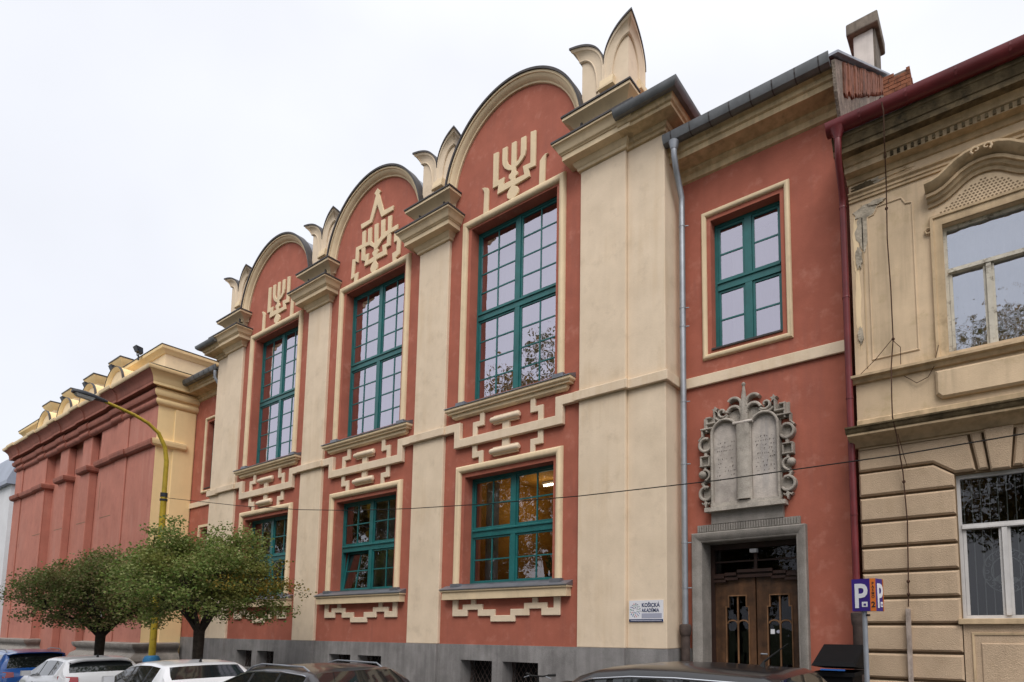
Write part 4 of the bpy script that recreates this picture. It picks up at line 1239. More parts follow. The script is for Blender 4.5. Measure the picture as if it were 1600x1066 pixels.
# lit room behind the near ground floor window
tl = thing('tube_lamp', (-10.65, 2.5, 5.72), 'lit fluorescent tube lamp in the amber room behind the ground floor window', 'lamp')
MB().box(-11.0, -10.3, 2.44, 2.56, 5.72, 5.78).build('housing', 'sign_white', tl)
MB().tube([(-10.98, 2.5, 5.69), (-10.32, 2.5, 5.69)], 0.022, 8).build('tube', 'tube_lit', tl)
ld = bpy.data.lights.new('tube_light', 'POINT')
ld.energy = 15
ld.color = (1.0, 0.80, 0.50)
ld.shadow_soft_size = 0.3
lo = bpy.data.objects.new('tube_light', ld)
COL.objects.link(lo)
lo.parent = tl
lo.location = (0.0, -0.2, -0.6)
pp = thing('potted_plant', (-8.95, 0.44, 2.79), 'leafy potted plant on the sill inside the near ground floor window', 'plant')
MB().lathe((-8.95, 0.44, 2.79), [(0.06, 0), (0.085, 0.14), (0.09, 0.16), (0.07, 0.16)], 12).build('pot', 'rust', pp)
m = MB()
for k in range(70):
    a, b, l = r_.random() * 6.28, r_.random() * 1.2 + 0.2, 0.08 + 0.1 * r_.random()
    ox, oz = -8.95 + 0.16 * (r_.random() - 0.5), 2.98 + 0.34 * r_.random()
    dx, dy, dz = cos(a) * cos(b), 0.4 * sin(a) * cos(b), sin(b)
    m.add([(ox, 0.44, oz), (ox + l * dx * 0.5 + 0.02, 0.44 + l * dy * 0.5, oz + l * dz * 0.6), (ox + l * dx, 0.44 + l * dy, oz + l * dz), (ox + l * dx * 0.5 - 0.02, 0.44 + l * dy * 0.5, oz + l * dz * 0.4)], [(0, 1, 2, 3)])
m.build('foliage', 'leaf', pp, recalc=False)

# ================================================================== beige house on the right
RX0, RX1, RY = -2.06, 3.75, 0.30
CXS = [-0.045, 2.505]
bh = thing('beige_house', (0.8, 0.3, 0), 'weathered beige house with rusticated ground floor, oxblood gutter and curved window hood', 'building')
def inset(poly, d):
    n = len(poly)
    ar = sum(poly[i][0] * poly[(i + 1) % n][1] - poly[(i + 1) % n][0] * poly[i][1] for i in range(n))
    s = 1 if ar > 0 else -1
    out = []
    for i in range(n):
        p0, p1, p2 = poly[i - 1], poly[i], poly[(i + 1) % n]
        d1 = (p1[0] - p0[0], p1[1] - p0[1])
        d2 = (p2[0] - p1[0], p2[1] - p1[1])
        l1, l2 = math.hypot(*d1), math.hypot(*d2)
        n1, n2 = (-s * d1[1] / l1, s * d1[0] / l1), (-s * d2[1] / l2, s * d2[0] / l2)
        mx, my = n1[0] + n2[0], n1[1] + n2[1]
        k = mx * n1[0] + my * n1[1]
        out.append((p1[0] + mx / k * d, p1[1] + my / k * d))
    return out
def frustum(poly, y0, y1, bev, name, mat, par):
    """raised block: edges chamfered by bev"""
    n = len(poly)
    p2 = inset(poly, bev)
    m = MB()
    m.add([(x, y0, z) for x, z in poly] + [(x, y1 + bev, z) for x, z in poly] + [(x, y1, z) for x, z in p2],
          [tuple(2 * n + i for i in range(n))] + [(i, (i + 1) % n, n + (i + 1) % n, n + i) for i in range(n)] + [(n + i, n + (i + 1) % n, 2 * n + (i + 1) % n, 2 * n + i) for i in range(n)])
    return m.build(name, mat, par)
m = MB()
xs = [RX0]
for c in CXS:
    xs += [c - 0.60, c + 0.60]
xs.append(RX1)
for k in range(0, len(xs) - 1):
    if k % 2 == 0:
        m.box(xs[k], xs[k + 1], RY, 0.85, 4.7, 9.9)
    else:
        m.box(xs[k], xs[k + 1], RY, 0.85, 4.7, 6.07)
        m.box(xs[k], xs[k + 1], RY, 0.85, 8.21, 9.9)
m.build('wall', 'ochre', bh)
m = MB()
for k in range(0, len(xs) - 1):
    if k % 2 == 0:
        m.box(xs[k], xs[k + 1], RY + 0.03, 0.85, -0.5, 4.7)
    else:
        m.box(xs[k], xs[k + 1], RY + 0.03, 0.85, -0.5, 1.86)
        m.box(xs[k], xs[k + 1], RY + 0.03, 0.85, 4.09, 4.7)
gw = m.build('ground_floor_wall', 'joint', bh)
JZ = [4.30, 3.876, 3.454, 3.03, 2.62, 2.197, 1.779, 1.335, 0.906, 0.48, 0.05, -0.4]
BF = RY - 0.055
piers = [(RX0, CXS[0] - 0.615), (CXS[0] + 0.615, CXS[1] - 0.615), (CXS[1] + 0.615, RX1)]
for a, b in piers:
    for i in range(len(JZ) - 1):
        zt_, zb_ = JZ[i] - 0.022, JZ[i + 1] + 0.022
        la, lb = a, b
        if JZ[i] < 1.7:
            la, lb = a, b
        if i == 0:
            poly = [(la, zb_), (lb, zb_), (lb, zt_ - 0.19) if b != RX1 else (lb, zt_), (lb - 0.28, zt_) if b != RX1 else (lb, zt_), (la + 0.28, zt_) if a != RX0 else (la, zt_), (la, zt_ - 0.19) if a != RX0 else (la, zt_)]
            poly = [p for k, p in enumerate(poly) if p != poly[k - 1]]
        else:
            poly = [(la, zb_), (lb, zb_), (lb, zt_), (la, zt_)]
        frustum(poly, RY + 0.03, BF, 0.03, 'block', 'block', gw)
    # top course bends over the window heads
    poly = [(a, 4.322)]
    poly += [(b - 0.29, 4.322), (b + 0.01, 4.118), (b + 0.29, 4.118), (b + 0.20, 4.68)] if b != RX1 else [(b, 4.322), (b, 4.68)]
    poly += [(a - 0.20, 4.68), (a - 0.29, 4.118), (a - 0.01, 4.118), (a + 0.29, 4.322)] if a != RX0 else [(a, 4.68)]
    if a != RX0:
        poly = poly[1:]
    frustum(poly, RY + 0.03, BF, 0.03, 'block', 'block', gw)
for c in CXS:
    for sg in (-1, 1):
        pl = [(c + sg * 0.285, 4.118), (c + sg * 0.155, 4.118), (c + sg * 0.225, 4.69), (c + sg * 0.375, 4.69)]
        frustum(pl, RY + 0.03, BF + 0.01, 0.025, 'voussoir', 'block', gw)
    frustum([(c - 0.125, 4.08), (c + 0.125, 4.08), (c + 0.195, 4.72), (c - 0.195, 4.72)], RY + 0.03, BF - 0.04, 0.02, 'keystone', 'block', gw)
    # apron with recessed panel below the ground floor window
    MB().box(c - 0.66, c + 0.66, RY - 0.10, RY + 0.3, 1.775, 1.862).build('window_sill', 'ochre_trim', gw)
    MB().box(c - 0.60, c + 0.60, RY - 0.03, RY + 0.03, 0.3, 1.77).build('apron', 'block', gw)
    MB().sweepxz([(c - 0.46, 0.5), (c - 0.46, 1.62), (c + 0.46, 1.62), (c + 0.46, 0.5)], [(0, RY - 0.03), (0, RY - 0.045), (0.03, RY - 0.05), (0.035, RY - 0.03)], closed=True).build('apron_moulding', 'ochre_trim', gw)
    frustum([(c - 0.38, 0.6), (c + 0.38, 0.6), (c + 0.38, 1.50), (c - 0.38, 1.50)], RY - 0.03, RY - 0.05, 0.015, 'apron_panel', 'block', gw)

def runs(prof, name, mat, x0=RX0, x1=RX1, y=RY, smooth=30):
    return MB().sweepxy([(x0, y), (x1, y)], prof).build(name, mat, bh, smooth=smooth)
# string cornice over the ground floor: dirty top, clean soffit
runs([(0, 4.73), (0.05, 4.735), (0.10, 4.78), (0.20, 4.83), (0.30, 4.86), (0.315, 4.87), (0.315, 4.905), (0, 4.908)], 'string_cornice', 'ochre_trim', x0=RX0 - 0.11)
runs([(0, 4.912), (0.32, 4.909), (0.345, 4.93), (0.36, 4.97), (0.385, 4.985), (0.39, 5.01), (0, 5.07)], 'string_cornice_crown', 'ochre_dirty', x0=RX0 - 0.13)
runs([(0, 5.09), (0.03, 5.09), (0.03, 5.20), (0.015, 5.215), (0, 5.22)], 'base_moulding', 'ochre_trim', smooth=30)
runs([(0, 5.845), (0.05, 5.85), (0.07, 5.875), (0.09, 5.905), (0.13, 5.915), (0.145, 5.925), (0.145, 5.965), (0, 5.99)], 'sill_course', 'ochre_trim', x0=RX0 - 0.06)
runs([(0, 9.13), (0.03, 9.135), (0.03, 9.18), (0.05, 9.19), (0.05, 9.235), (0.085, 9.26), (0.09, 9.285), (0, 9.30)], 'architrave', 'ochre_trim')
runs([(0, 9.47), (0.03, 9.48), (0.06, 9.53), (0.07, 9.56), (0.21, 9.57), (0.21, 9.67), (0.24, 9.68), (0.26, 9.72), (0.30, 9.76), (0.32, 9.77), (0, 9.78)], 'main_cornice', 'ochre_trim', x0=RX0 - 0.02)
runs([(0, 9.784), (0.46, 9.772), (0.46, 9.86), (0.48, 9.87), (0.50, 9.93), (0.53, 9.98), (0.55, 9.99), (0.55, 10.06), (0, 10.08)], 'cornice_crown', 'ochre_dirty', x0=RX0 - 0.14)
for k in range(50):
    x = RX0 + 0.62 + k * 0.105
    if x < RX1 - 0.1:
        MB().box(x, x + 0.045, RY - 0.235, RY - 0.21, 9.585, 9.655).build('dentil', 'ochre_dirty', bh)
gp = [(0.50, 10.10), (0.56, 10.06), (0.64, 10.05), (0.71, 10.09), (0.74, 10.16), (0.745, 10.22), (0.725, 10.22), (0.70, 10.13), (0.64, 10.09), (0.57, 10.10), (0.53, 10.16)]
gut = MB().sweepxy([(RX0 - 0.2, RY), (RX1, RY)], gp).build('gutter', 'oxblood', bh, smooth=40)
for k in range(9):
    x = RX0 + 0.35 + k * 0.7
    MB().sweepxy([(x - 0.014, RY), (x + 0.014, RY)], [(a + (0.005 if a > 0.6 else 0), b - 0.005) for a, b in gp]).build('gutter_bracket', 'oxblood', gut)
dp = MB()
hx = RX0 - 0.02
dp.tube([(hx, -0.33, 10.10), (hx, -0.33, 9.98), (hx, -0.33, 9.93)], [0.13, 0.075, 0.062], 14)
dp.tube([(hx, -0.33, 9.95), (hx, -0.33, 9.80), (hx - 0.02, -0.26, 9.62), (hx - 0.06, 0.14, 9.22), (hx - 0.07, 0.20, 9.05), (hx - 0.07, 0.20, 5.2), (hx - 0.07, 0.20, 1.9)], 0.058, 14)
dpo = dp.build('downpipe', 'oxblood', bh, smooth=40)
for z in (9.05, 7.4, 5.6, 3.6):
    MB().tube([(hx - 0.07, 0.20, z - 0.015), (hx - 0.07, 0.20, z + 0.015)], 0.065, 14).build('pipe_clip', 'oxblood', dpo)
MB().lathe((hx - 0.07, 0.20, 0), [(0.085, 0), (0.085, 1.75), (0.10, 1.78), (0.11, 1.88), (0.11, 1.96), (0.07, 1.98)], 14).build('standpipe', 'iron', dpo, smooth=35)
# stained gable return between the houses
MB().box(RX0 - 0.004, RX0 + 0.3, 0.40, 0.85, 5.1, 9.9).build('side_return', 'joint', bh)
# panel mouldings on the wall piers
for a, b in ((RX0 + 0.29, -1.07), (CXS[0] + 1.03, CXS[1] - 1.03)):
    path = [(a, 6.23), (a, 8.78), (a + 0.10, 8.80), (a + 0.16, 8.92), (b - 0.16, 8.92), (b - 0.10, 8.80), (b, 8.78), (b, 6.23)]
    MB().sweepxz(path, [(-0.012, RY + 0.002), (-0.012, RY - 0.01), (0.0, RY - 0.018), (0.014, RY - 0.012), (0.018, RY + 0.002)], closed=True).build('panel_moulding', 'ochre', bh)
    MB().sweepxz([(a - 0.09, 6.1), (a - 0.09, 9.05)], [(-0.008, RY + 0.002), (-0.008, RY - 0.012), (0.008, RY - 0.012), (0.008, RY + 0.002)]).build('pier_bead', 'ochre_trim', bh)
# plaster losses near the downpipe
rp = random.Random(21)
def ragged(cx, cz, rx, rz, n=18):
    return [(cx + rx * (0.65 + 0.5 * rp.random()) * cos(2 * pi * k / n), cz + rz * (0.65 + 0.5 * rp.random()) * sin(2 * pi * k / n)) for k in range(n)]
for k_, (cx_, cz_, rx_, rz_) in enumerate(((-1.86, 8.58, 0.11, 0.40), (-1.80, 8.90, 0.20, 0.13), (-1.60, 9.40, 0.24, 0.055))):
    MB().prism(ragged(cx_, cz_, rx_, rz_), RY - 0.012 - 0.003 * k_, RY + 0.004).build('bare_plaster', 'peel', bh)
for k_, (cx_, cz_, rx_, rz_) in enumerate(((-1.97, 7.2, 0.05, 0.9), (-1.97, 8.3, 0.06, 0.6), (-1.55, 9.40, 0.5, 0.075))):
    MB().prism(ragged(cx_, cz_, rx_, rz_, 30), RY - 0.004 - 0.002 * k_, RY + 0.004).build('patched_plaster', 'lyel2' if cz_ < 9 else 'ochre_trim', bh)

for k_, (cx_, cz_, rx_, rz_, mt_) in enumerate(((-1.80, 9.38, 0.22, 0.07, 'ochre_dirty'), (-1.35, 9.42, 0.22, 0.04, 'ochre_trim'), (-1.93, 8.1, 0.06, 0.22, 'peel'), (-1.95, 6.7, 0.05, 0.16, 'peel'), (-1.62, 9.0, 0.16, 0.05, 'peel'))):
    MB().prism(ragged(cx_, cz_, rx_, rz_, 26), RY - 0.022 - 0.002 * k_, RY + 0.004).build('plaster_loss', mt_, bh)

def hood(c):
    half = [(-0.80, 8.70), (-0.66, 8.715), (-0.54, 8.76), (-0.42, 8.84), (-0.30, 8.925), (-0.18, 8.975), (-0.08, 8.995)]
    path = [(c + x, z) for x, z in half] + [(c, 9.0)] + [(c - x, z) for x, z in reversed(half)]
    h = MB().sweepxz(path, [(-0.15, RY), (-0.15, RY - 0.035), (-0.10, RY - 0.05), (-0.08, RY - 0.09), (-0.035, RY - 0.115), (-0.03, RY - 0.15), (0.015, RY - 0.155), (0.02, RY - 0.11), (0.03, RY - 0.11), (0.06, RY - 0.20), (0.11, RY - 0.25), (0.13, RY - 0.27), (0.165, RY - 0.27), (0.18, RY)]).build('window_hood', 'ochre_trim', bh, smooth=32)
    for s in (-1, 1):
        pts = [(c + s * (0.075 + (0.075 - 0.0075 * k) * cos(radians(-60 + 45 * k))) , RY - 0.27, 9.085 + (0.062 - 0.006 * k) * sin(radians(-60 + 45 * k))) for k in range(10)]
        MB().tube(pts, [0.02 - 0.0012 * k for k in range(10)], 7).build('hood_scroll', 'ochre', h, smooth=40)
    # lattice panel
    top = [(c + x * 0.84, z - 0.19) for x, z in half] + [(c, 8.81)] + [(c - x * 0.84, z - 0.19) for x, z in reversed(half)]
    bot = [(c + 0.74, 8.34), (c - 0.74, 8.34)]
    MB().prism(top + bot, RY - 0.02, RY + 0.003).build('lattice_panel', 'ochre', h)
    def ztop(x):
        for (xa, za), (xb, zb) in zip(top[:-1], top[1:]):
            if xa <= x <= xb:
                return za + (zb - za) * (x - xa) / (xb - xa)
        return 8.34
    m_ = MB()
    for r in range(9):
        for k in range(-14, 15):
            x, z = c + k * 0.055 + (0.0275 if r % 2 else 0), 8.42 + r * 0.046
            if z < ztop(x) - 0.06 and abs(x - c) < 0.66 + 0.0 * r:
                d_ = 0.018
                m_.add([(x - d_ * 1.2, RY - 0.0215, z), (x, RY - 0.0215, z - d_), (x + d_ * 1.2, RY - 0.0215, z), (x, RY - 0.0215, z + d_)], [(0, 1, 2, 3)])
    q_ = m_.build('lattice_hole_shade', 'joint', h, recalc=False)  # flat dark diamonds: the shade inside the lattice holes put in as colour
    q_['kind'] = 'stuff'
    return h
for ci, c in enumerate(CXS):
    hood(c)
    # upper window: casing, weathered casement
    MB().sweepxz([(c - 0.60, 6.0), (c - 0.60, 8.21), (c + 0.60, 8.21), (c + 0.60, 6.0)], [(0, RY + 0.004), (0, RY - 0.03), (0.04, RY - 0.04), (0.12, RY - 0.035), (0.13, RY - 0.06), (0.17, RY - 0.06), (0.18, RY + 0.004)]).build('window_casing', 'ochre_trim', bh, smooth=28)
    for s in (-1, 1):
        MB().tube([(c + s * (0.80 + 0.05 * cos(radians(60 * k))), RY - 0.03, 8.17 + 0.05 * sin(radians(60 * k))) for k in range(7)], 0.018, 7).build('casing_ear', 'ochre_trim', bh, smooth=40)
    frustum([(c - 0.80, 5.40), (c - 0.72, 5.32), (c + 0.72, 5.32), (c + 0.80, 5.40), (c + 0.80, 5.78), (c - 0.80, 5.78)], RY, RY - 0.09, 0.035, 'apron_panel', 'ochre', bh)
    for (z0, z1, zt_, mt, gl, y) in ((6.0, 8.21, 7.44, 'peel_paint', 'glass_old', RY + 0.10), (1.862, 4.09, 3.27, 'white_paint', 'glass_dim', RY + 0.11)):
        f = MB()
        h_ = 0.60
        f.box(c - h_, c - h_ + 0.05, y, y + 0.1, z0, z1)
        f.box(c + h_ - 0.05, c + h_, y, y + 0.1, z0, z1)
        f.box(c - h_ + 0.05, c + h_ - 0.05, y, y + 0.1, z1 - 0.06, z1)
        f.box(c - h_ + 0.05, c + h_ - 0.05, y, y + 0.1, z0, z0 + 0.05)
        f.box(c - h_ + 0.05, c + h_ - 0.05, y - 0.02, y + 0.1, zt_ - 0.04, zt_ + 0.045)
        f.box(c - h_ + 0.05, c + h_ - 0.05, y - 0.04, y - 0.02, zt_ - 0.03, zt_ + 0.0)
        win = f.build('window', mt, bh)
        s_ = MB()
        s_.box(c - 0.035, c + 0.035, y - 0.03, y + 0.02, z0 + 0.05, zt_ - 0.04)
        s_.box(c - 0.075, c - 0.036, y + 0.004, y + 0.05, z0 + 0.054, zt_ - 0.044)
        s_.box(c + 0.036, c + 0.075, y + 0.004, y + 0.05, z0 + 0.054, zt_ - 0.044)
        s_.box(c - h_ + 0.054, c - h_ + 0.10, y + 0.004, y + 0.05, z0 + 0.054, zt_ - 0.044)
        s_.box(c + h_ - 0.10, c + h_ - 0.054, y + 0.004, y + 0.05, z0 + 0.054, zt_ - 0.044)
        s_.build('sash', mt, win)
        for (a, b, za, zb) in ((c - h_ + 0.05, c + h_ - 0.05, zt_ + 0.045, z1 - 0.06), (c - h_ + 0.10, c - 0.075, z0 + 0.05, zt_ - 0.04), (c + 0.075, c + h_ - 0.10, z0 + 0.05, zt_ - 0.04)):
            j = random.uniform(-0.004, 0.004)
            MB().add([(a, y + 0.045, za), (b, y + 0.045 + j, za), (b, y + 0.045 + j * 2, zb), (a, y + 0.045 + j, zb)], [(0, 1, 2, 3)]).build('pane', gl, win, recalc=False)
        room(win, c, h_, z0, z1, 0.85, 3.5, 'room')
        if z0 > 5:
            curtain(win, c - 0.55, c + 0.55, z0, z1, 0.75, waves=6)
        else:
            for k in range(10):
                x = c - 0.52 + k * 0.115
                MB().tube([(x, y + 0.16, z0 + 0.05), (x, y + 0.16, z1)], 0.008, 6).build('security_bar', 'bars', win)
            for rr_ in (0.20, 0.31):
                MB().tube([(c + rr_ * cos(2 * pi * k / 36), y + 0.14, 2.585 + rr_ * 1.06 * sin(2 * pi * k / 36)) for k in range(37)], 0.010, 6).build('ring', 'bars', win, smooth=50)
            for k in range(16):
                a = 2 * pi * k / 16
                ox, oz = c + 0.256 * cos(a), 2.585 + 0.256 * 1.06 * sin(a)
                MB().tube([(ox + (0.042 - 0.005 * q) * cos(a + 0.9 * q), y + 0.14, oz + (0.042 - 0.005 * q) * sin(a + 0.9 * q)) for q in range(7)], 0.007, 5).build('ring_scroll', 'bars', win, smooth=50)
            MB().prism([(c - 0.2, 2.44), (c - 0.02, 2.38), (c + 0.16, 2.42), (c + 0.12, 2.47), (c - 0.06, 2.56)], y + 0.135, y + 0.15).build('ring_leaf', 'bars', win)
# roof and stub chimney of the beige house
m = MB()
m.add([(RX0 - 0.15, -0.28, 10.16), (RX1, -0.28, 10.16), (RX1, 7, 14.2), (RX0 - 0.15, 7, 14.2)], [(0, 1, 2, 3)])
m.build('roof', 'roof_red', bh)
MB().box(RX0, RX1, 6.8, 7.2, -0.5, 14.0).build('back_wall', 'ochre', bh)
MB().box(RX1 - 0.3, RX1, 0.85, 6.8, -0.5, 10.1).build('side_wall', 'ochre', bh)
bc = MB().box(-1.69, -1.21, 2.3, 2.9, 11.4, 13.04).build('brick_chimney', 'mortar', bh)
for r in range(12):
    z = 12.02 + r * 0.088
    off = 0.0 if r % 2 else 0.11
    x = -1.71
    first = True
    while x < -1.19:
        ln = 0.22 - (off if first else 0)
        first = False
        x1 = min(x + ln, -1.19)
        if x1 - x > 0.05 and not (r == 11 and -1.5 < x < -1.3):
            MB().box(x + 0.006, x1 - 0.006, 2.27 + 0.012 * rp.random(), 2.36, z, z + 0.074).build('brick', 'brick', bc)
        x = x1
    y = 2.37
    while y < 2.9:
        y1 = min(y + 0.22, 2.91)
        MB().box(-1.23, -1.185 - 0.012 * rp.random(), y + 0.006, y1 - 0.006, z, z + 0.074).build('brick', 'brick', bc)
        y = y1
# lightning conductor with its timber cover
m = MB()
m.tube([(-1.86, 1.0, 11.25), (-1.37, -0.44, 10.24), (-1.34, -0.42, 10.0), (-1.36, -0.32, 9.6), (-1.42, 0.10, 9.1), (-1.45, 0.16, 8.2), (-1.43, 0.17, 7.3), (-1.43, 0.18, 6.45), (-1.47, 0.14, 5.98), (-1.46, -0.02, 5.4), (-1.45, -0.10, 5.05), (-1.42, 0.04, 4.78), (-1.37, 0.17, 4.2), (-1.34, 0.19, 3.4), (-1.36, 0.19, 2.6), (-1.38, 0.19, 2.05)], 0.010, 6)
lc = m.build('lightning_cable', 'rust', bh)
for z, x in ((8.75, -1.445), (6.45, -1.43), (4.05, -1.365), (2.45, -1.365), (2.25, -1.37)):
    MB().lathe((x, 0.185, z - 0.03), [(0.008, 0), (0.026, 0.02), (0.026, 0.04), (0.008, 0.06)], 8).build('cable_clamp', 'rust', lc)
MB().box(-1.42, -1.355, 0.14, 0.235, -0.02, 2.02).build('timber_cover', 'wood_old', lc)
for pts in ([(-1.43, 0.17, 6.46), (-1.72, 0.24, 6.2), (-1.98, 0.26, 6.0)], [(-1.43, 0.18, 6.42), (-1.33, 0.22, 6.3), (-1.34, 0.24, 6.02)], [(-1.30, 0.26, 5.82), (-1.12, 0.26, 5.66), (-0.95, 0.26, 5.72), (-0.86, 0.24, 5.86), (-0.78, 0.24, 6.2)], [(-1.40, 0.02, 4.8), (-1.34, 0.15, 4.45), (-1.31, 0.2, 4.3)]):
    MB().tube(pts, 0.006, 5).build('loose_wire', 'rust', lc)

# ================================================================== terracotta and yellow building on the left
LX1, LX0, LY = -28.88, -49.0, -0.70
lb = thing('terracotta_building', (-39, 0, gz(-39)), 'terracotta building with yellow side, deep cove cornice and small arched attic gables', 'building')
RB = LY + 0.3                                          # back plane of the niches
m = MB()
m.box(-35.2, LX1 - 0.01, LY, 1.2, -1.5, 11.6)
m.box(LX0, -43.2, LY, 1.2, -1.5, 11.6)
m.box(-43.2, -35.2, RB, 1.2, -1.5, 11.6)
m.build('wall', 'lred', lb)
MB().box(LX1 - 0.006, LX1, LY + 0.004, 0.95, -1.5, 11.6).build('side_wall', 'lyel', lb)
MB().box(LX1, LX1 + 0.05, -0.12, 0.62, -1.5, 10.7).build('side_pilaster', 'lyel', lb)
for a, b in ((-41.1, -39.85), (-37.72, -36.5)):
    MB().box(a, b, LY, RB, -1.5, 10.75).build('pier', 'lred', lb)
for a, b in ((-44.65, -43.2), (-49.0, -47.6), (-33.15, -31.8)):
    MB().box(a + 0.01, b, LY - 0.05, LY, -1.5, 10.75).build('pilaster_strip', 'lred', lb)
# belt pieces
bp = [(0, 8.99), (0.10, 9.02), (0.16, 9.08), (0.18, 9.20), (0.18, 9.28), (0, 9.34)]
for a, b in ((-41.1, -39.85), (-37.72, -36.5)):
    MB().sweepxy([(a, RB), (a, LY), (b, LY), (b, RB)], bp).build('belt_moulding', 'lred_dark', lb)
MB().sweepxy([(-35.2, RB), (-35.2, LY), (-33.14, LY), (-33.14, LY - 0.05), (-31.8, LY - 0.05), (-31.8, LY), (LX1, LY)], bp).build('belt_moulding', 'lred_dark', lb)
MB().sweepxy([(LX0, 1.0), (LX0, LY), (LX0 + 0.01, LY - 0.05), (-47.6, LY - 0.05), (-47.6, LY), (-44.64, LY), (-44.64, LY - 0.05), (-43.2, LY - 0.05), (-43.2, RB)], bp).build('belt_moulding', 'lred_dark', lb)
MB().sweepxy([(LX1 - 0.2, LY), (LX1, LY), (LX1, 0.3)], bp, segs=[1]).build('side_belt_moulding', 'lyel', lb)
# rolled architrave, cove cornice; red along the street, yellow on the return
arch_p = [(0, 10.72), (0.06, 10.74), (0.12, 10.80), (0.14, 10.88), (0.12, 10.96), (0.08, 11.0), (0.10, 11.04), (0.18, 11.08), (0.23, 11.18), (0.22, 11.30), (0.16, 11.36), (0.16, 11.40), (0, 11.40)]
cove_p = [(0, 11.45), (0.34, 11.45), (0.34, 11.56), (0.355, 11.58), (0.37, 11.70), (0.42, 11.82), (0.50, 11.92), (0.56, 11.97), (0, 11.97)]
crown_p = [(0, 11.974), (0.575, 11.974), (0.60, 12.0), (0.62, 12.08), (0.62, 12.12), (0, 12.16)]
pth = [(LX0, 1.0), (LX0, LY), (LX1, LY), (LX1, 1.0)]
for nm, pr_, mr, my_ in (('architrave', arch_p, 'lred_dark', 'lyel'), ('cove_cornice', cove_p, 'lred_dark', 'lyel'), ('crown_moulding', crown_p, 'lyel2', 'lyel')):
    MB().sweepxy(pth, pr_, segs=[0, 1]).build(nm, mr, lb, smooth=35)
    MB().sweepxy(pth, pr_, segs=[2]).build('side_' + nm, my_, lb, smooth=35)
# raised bands on the cove above each pier
for x in (-47.9, -43.9, -40.5, -37.1, -33.0):
    MB().sweepxy([(x - 0.62, LY), (x + 0.62, LY)], [(a + 0.045, b - 0.004) for a, b in cove_p]).build('cove_projection', 'lred_dark', lb, smooth=35)
    MB().sweepxy([(x - 0.66, LY), (x + 0.66, LY)], [(a + 0.05, b + 0.002) for a, b in crown_p]).build('crown_projection', 'lyel2', lb)
    MB().sweepxy([(x - 0.62, LY), (x + 0.62, LY)], [(a + 0.05, b) for a, b in arch_p]).build('architrave_projection', 'lred_dark', lb, smooth=35)
# attic: corner parapets, merlons and little arched gables
cap = [(0, 13.40), (0.05, 13.42), (0.10, 13.50), (0.20, 13.58), (0.22, 13.66), (0.22, 13.70), (0, 13.74)]
for a, b in ((-34.0, -30.1), (-51.0, -46.4)):
    at = MB().box(a, b, -0.2, 2.5, 12.1, 13.62).build('attic_wall', 'lyel2', lb)
    MB().sweepxy([(a, 2.5), (a, -0.2), (b, -0.2), (b, 2.5)], cap).build('attic_cap', 'lyel', at, smooth=30)
    MB().sweepxy([(a, 2.5), (a, -0.2), (b, -0.2), (b, 2.5)], [(0, 13.744), (0.24, 13.705), (0.24, 13.735), (0, 13.79)]).build('attic_flashing', 'lead', at)
for x in (-35.1, -38.6, -42.0, -45.4):
    mr = MB().box(x - 0.52, x + 0.52, -0.30, 0.75, 12.1, 14.0).build('merlon', 'lyel2', lb)
    pth2 = [(x - 0.52, -0.30), (x + 0.52, -0.30), (x + 0.52, 0.75), (x - 0.52, 0.75)]
    MB().sweepxy(pth2, [(0, 13.86), (0.03, 13.90), (0.10, 14.0), (0.20, 14.16), (0.22, 14.22), (0, 14.24)], closed=True).build('merlon_cap', 'lyel', mr, smooth=30)
    MB().box(x - 0.76, x + 0.76, -0.54, 0.99, 14.225, 14.285).build('merlon_flashing', 'lead', mr)
for x in (-33.5, -36.9, -40.3, -43.7):
    pa = arcpts(x, 12.2, 1.0, 180, 0, 24)
    ag = MB().prism([(x - 1.0, 12.1)] + pa + [(x + 1.0, 12.1)], -0.80, -0.3).build('attic_gable', 'lyel2', lb)
    MB().sweepxz(arcpts(x, 12.2, 0.99, 184, -4, 26), [(0, -0.3), (0, -0.82), (0.06, -0.88), (0.14, -0.93), (0.16, -0.93), (0.16, -0.3)]).build('gable_moulding', 'lyel', ag, smooth=32)
    MB().sweepxz(arcpts(x, 12.2, 1.152, 184, -4, 26), [(0, -0.86), (0, -0.95), (0.025, -0.95), (0.025, -0.86)]).build('gable_flashing', 'lead', ag, smooth=32)
m = MB()
m.add([(LX1 + 0.6, LY - 0.6, 12.17), (LX1 + 0.6, 1.0, 12.17), (-30.0, 1.0, 12.5), (-30.0, -0.2, 12.5)], [(0, 1, 2, 3)])
m.build('cornice_cover', 'zinc', lb)
# moulded stone pedestals along the base
ped = [(0, gz(-30) - 0.6), (0.38, gz(-30) - 0.6), (0.38, 0.10), (0.34, 0.16), (0.42, 0.28), (0.44, 0.40), (0.36, 0.58), (0.20, 0.70), (0.20, 0.80), (0.30, 0.88), (0.34, 0.98), (0.34, 1.06), (0, 1.10)]
MB().sweepxy([(-35.2, RB), (-35.2, LY), (LX1, LY), (LX1, 0.5)], ped).build('pedestal', 'granite', lb, smooth=30)
MB().sweepxy([(LX0, 0.5), (LX0, LY), (-43.2, LY), (-43.2, RB)], ped).build('pedestal', 'granite', lb, smooth=30)
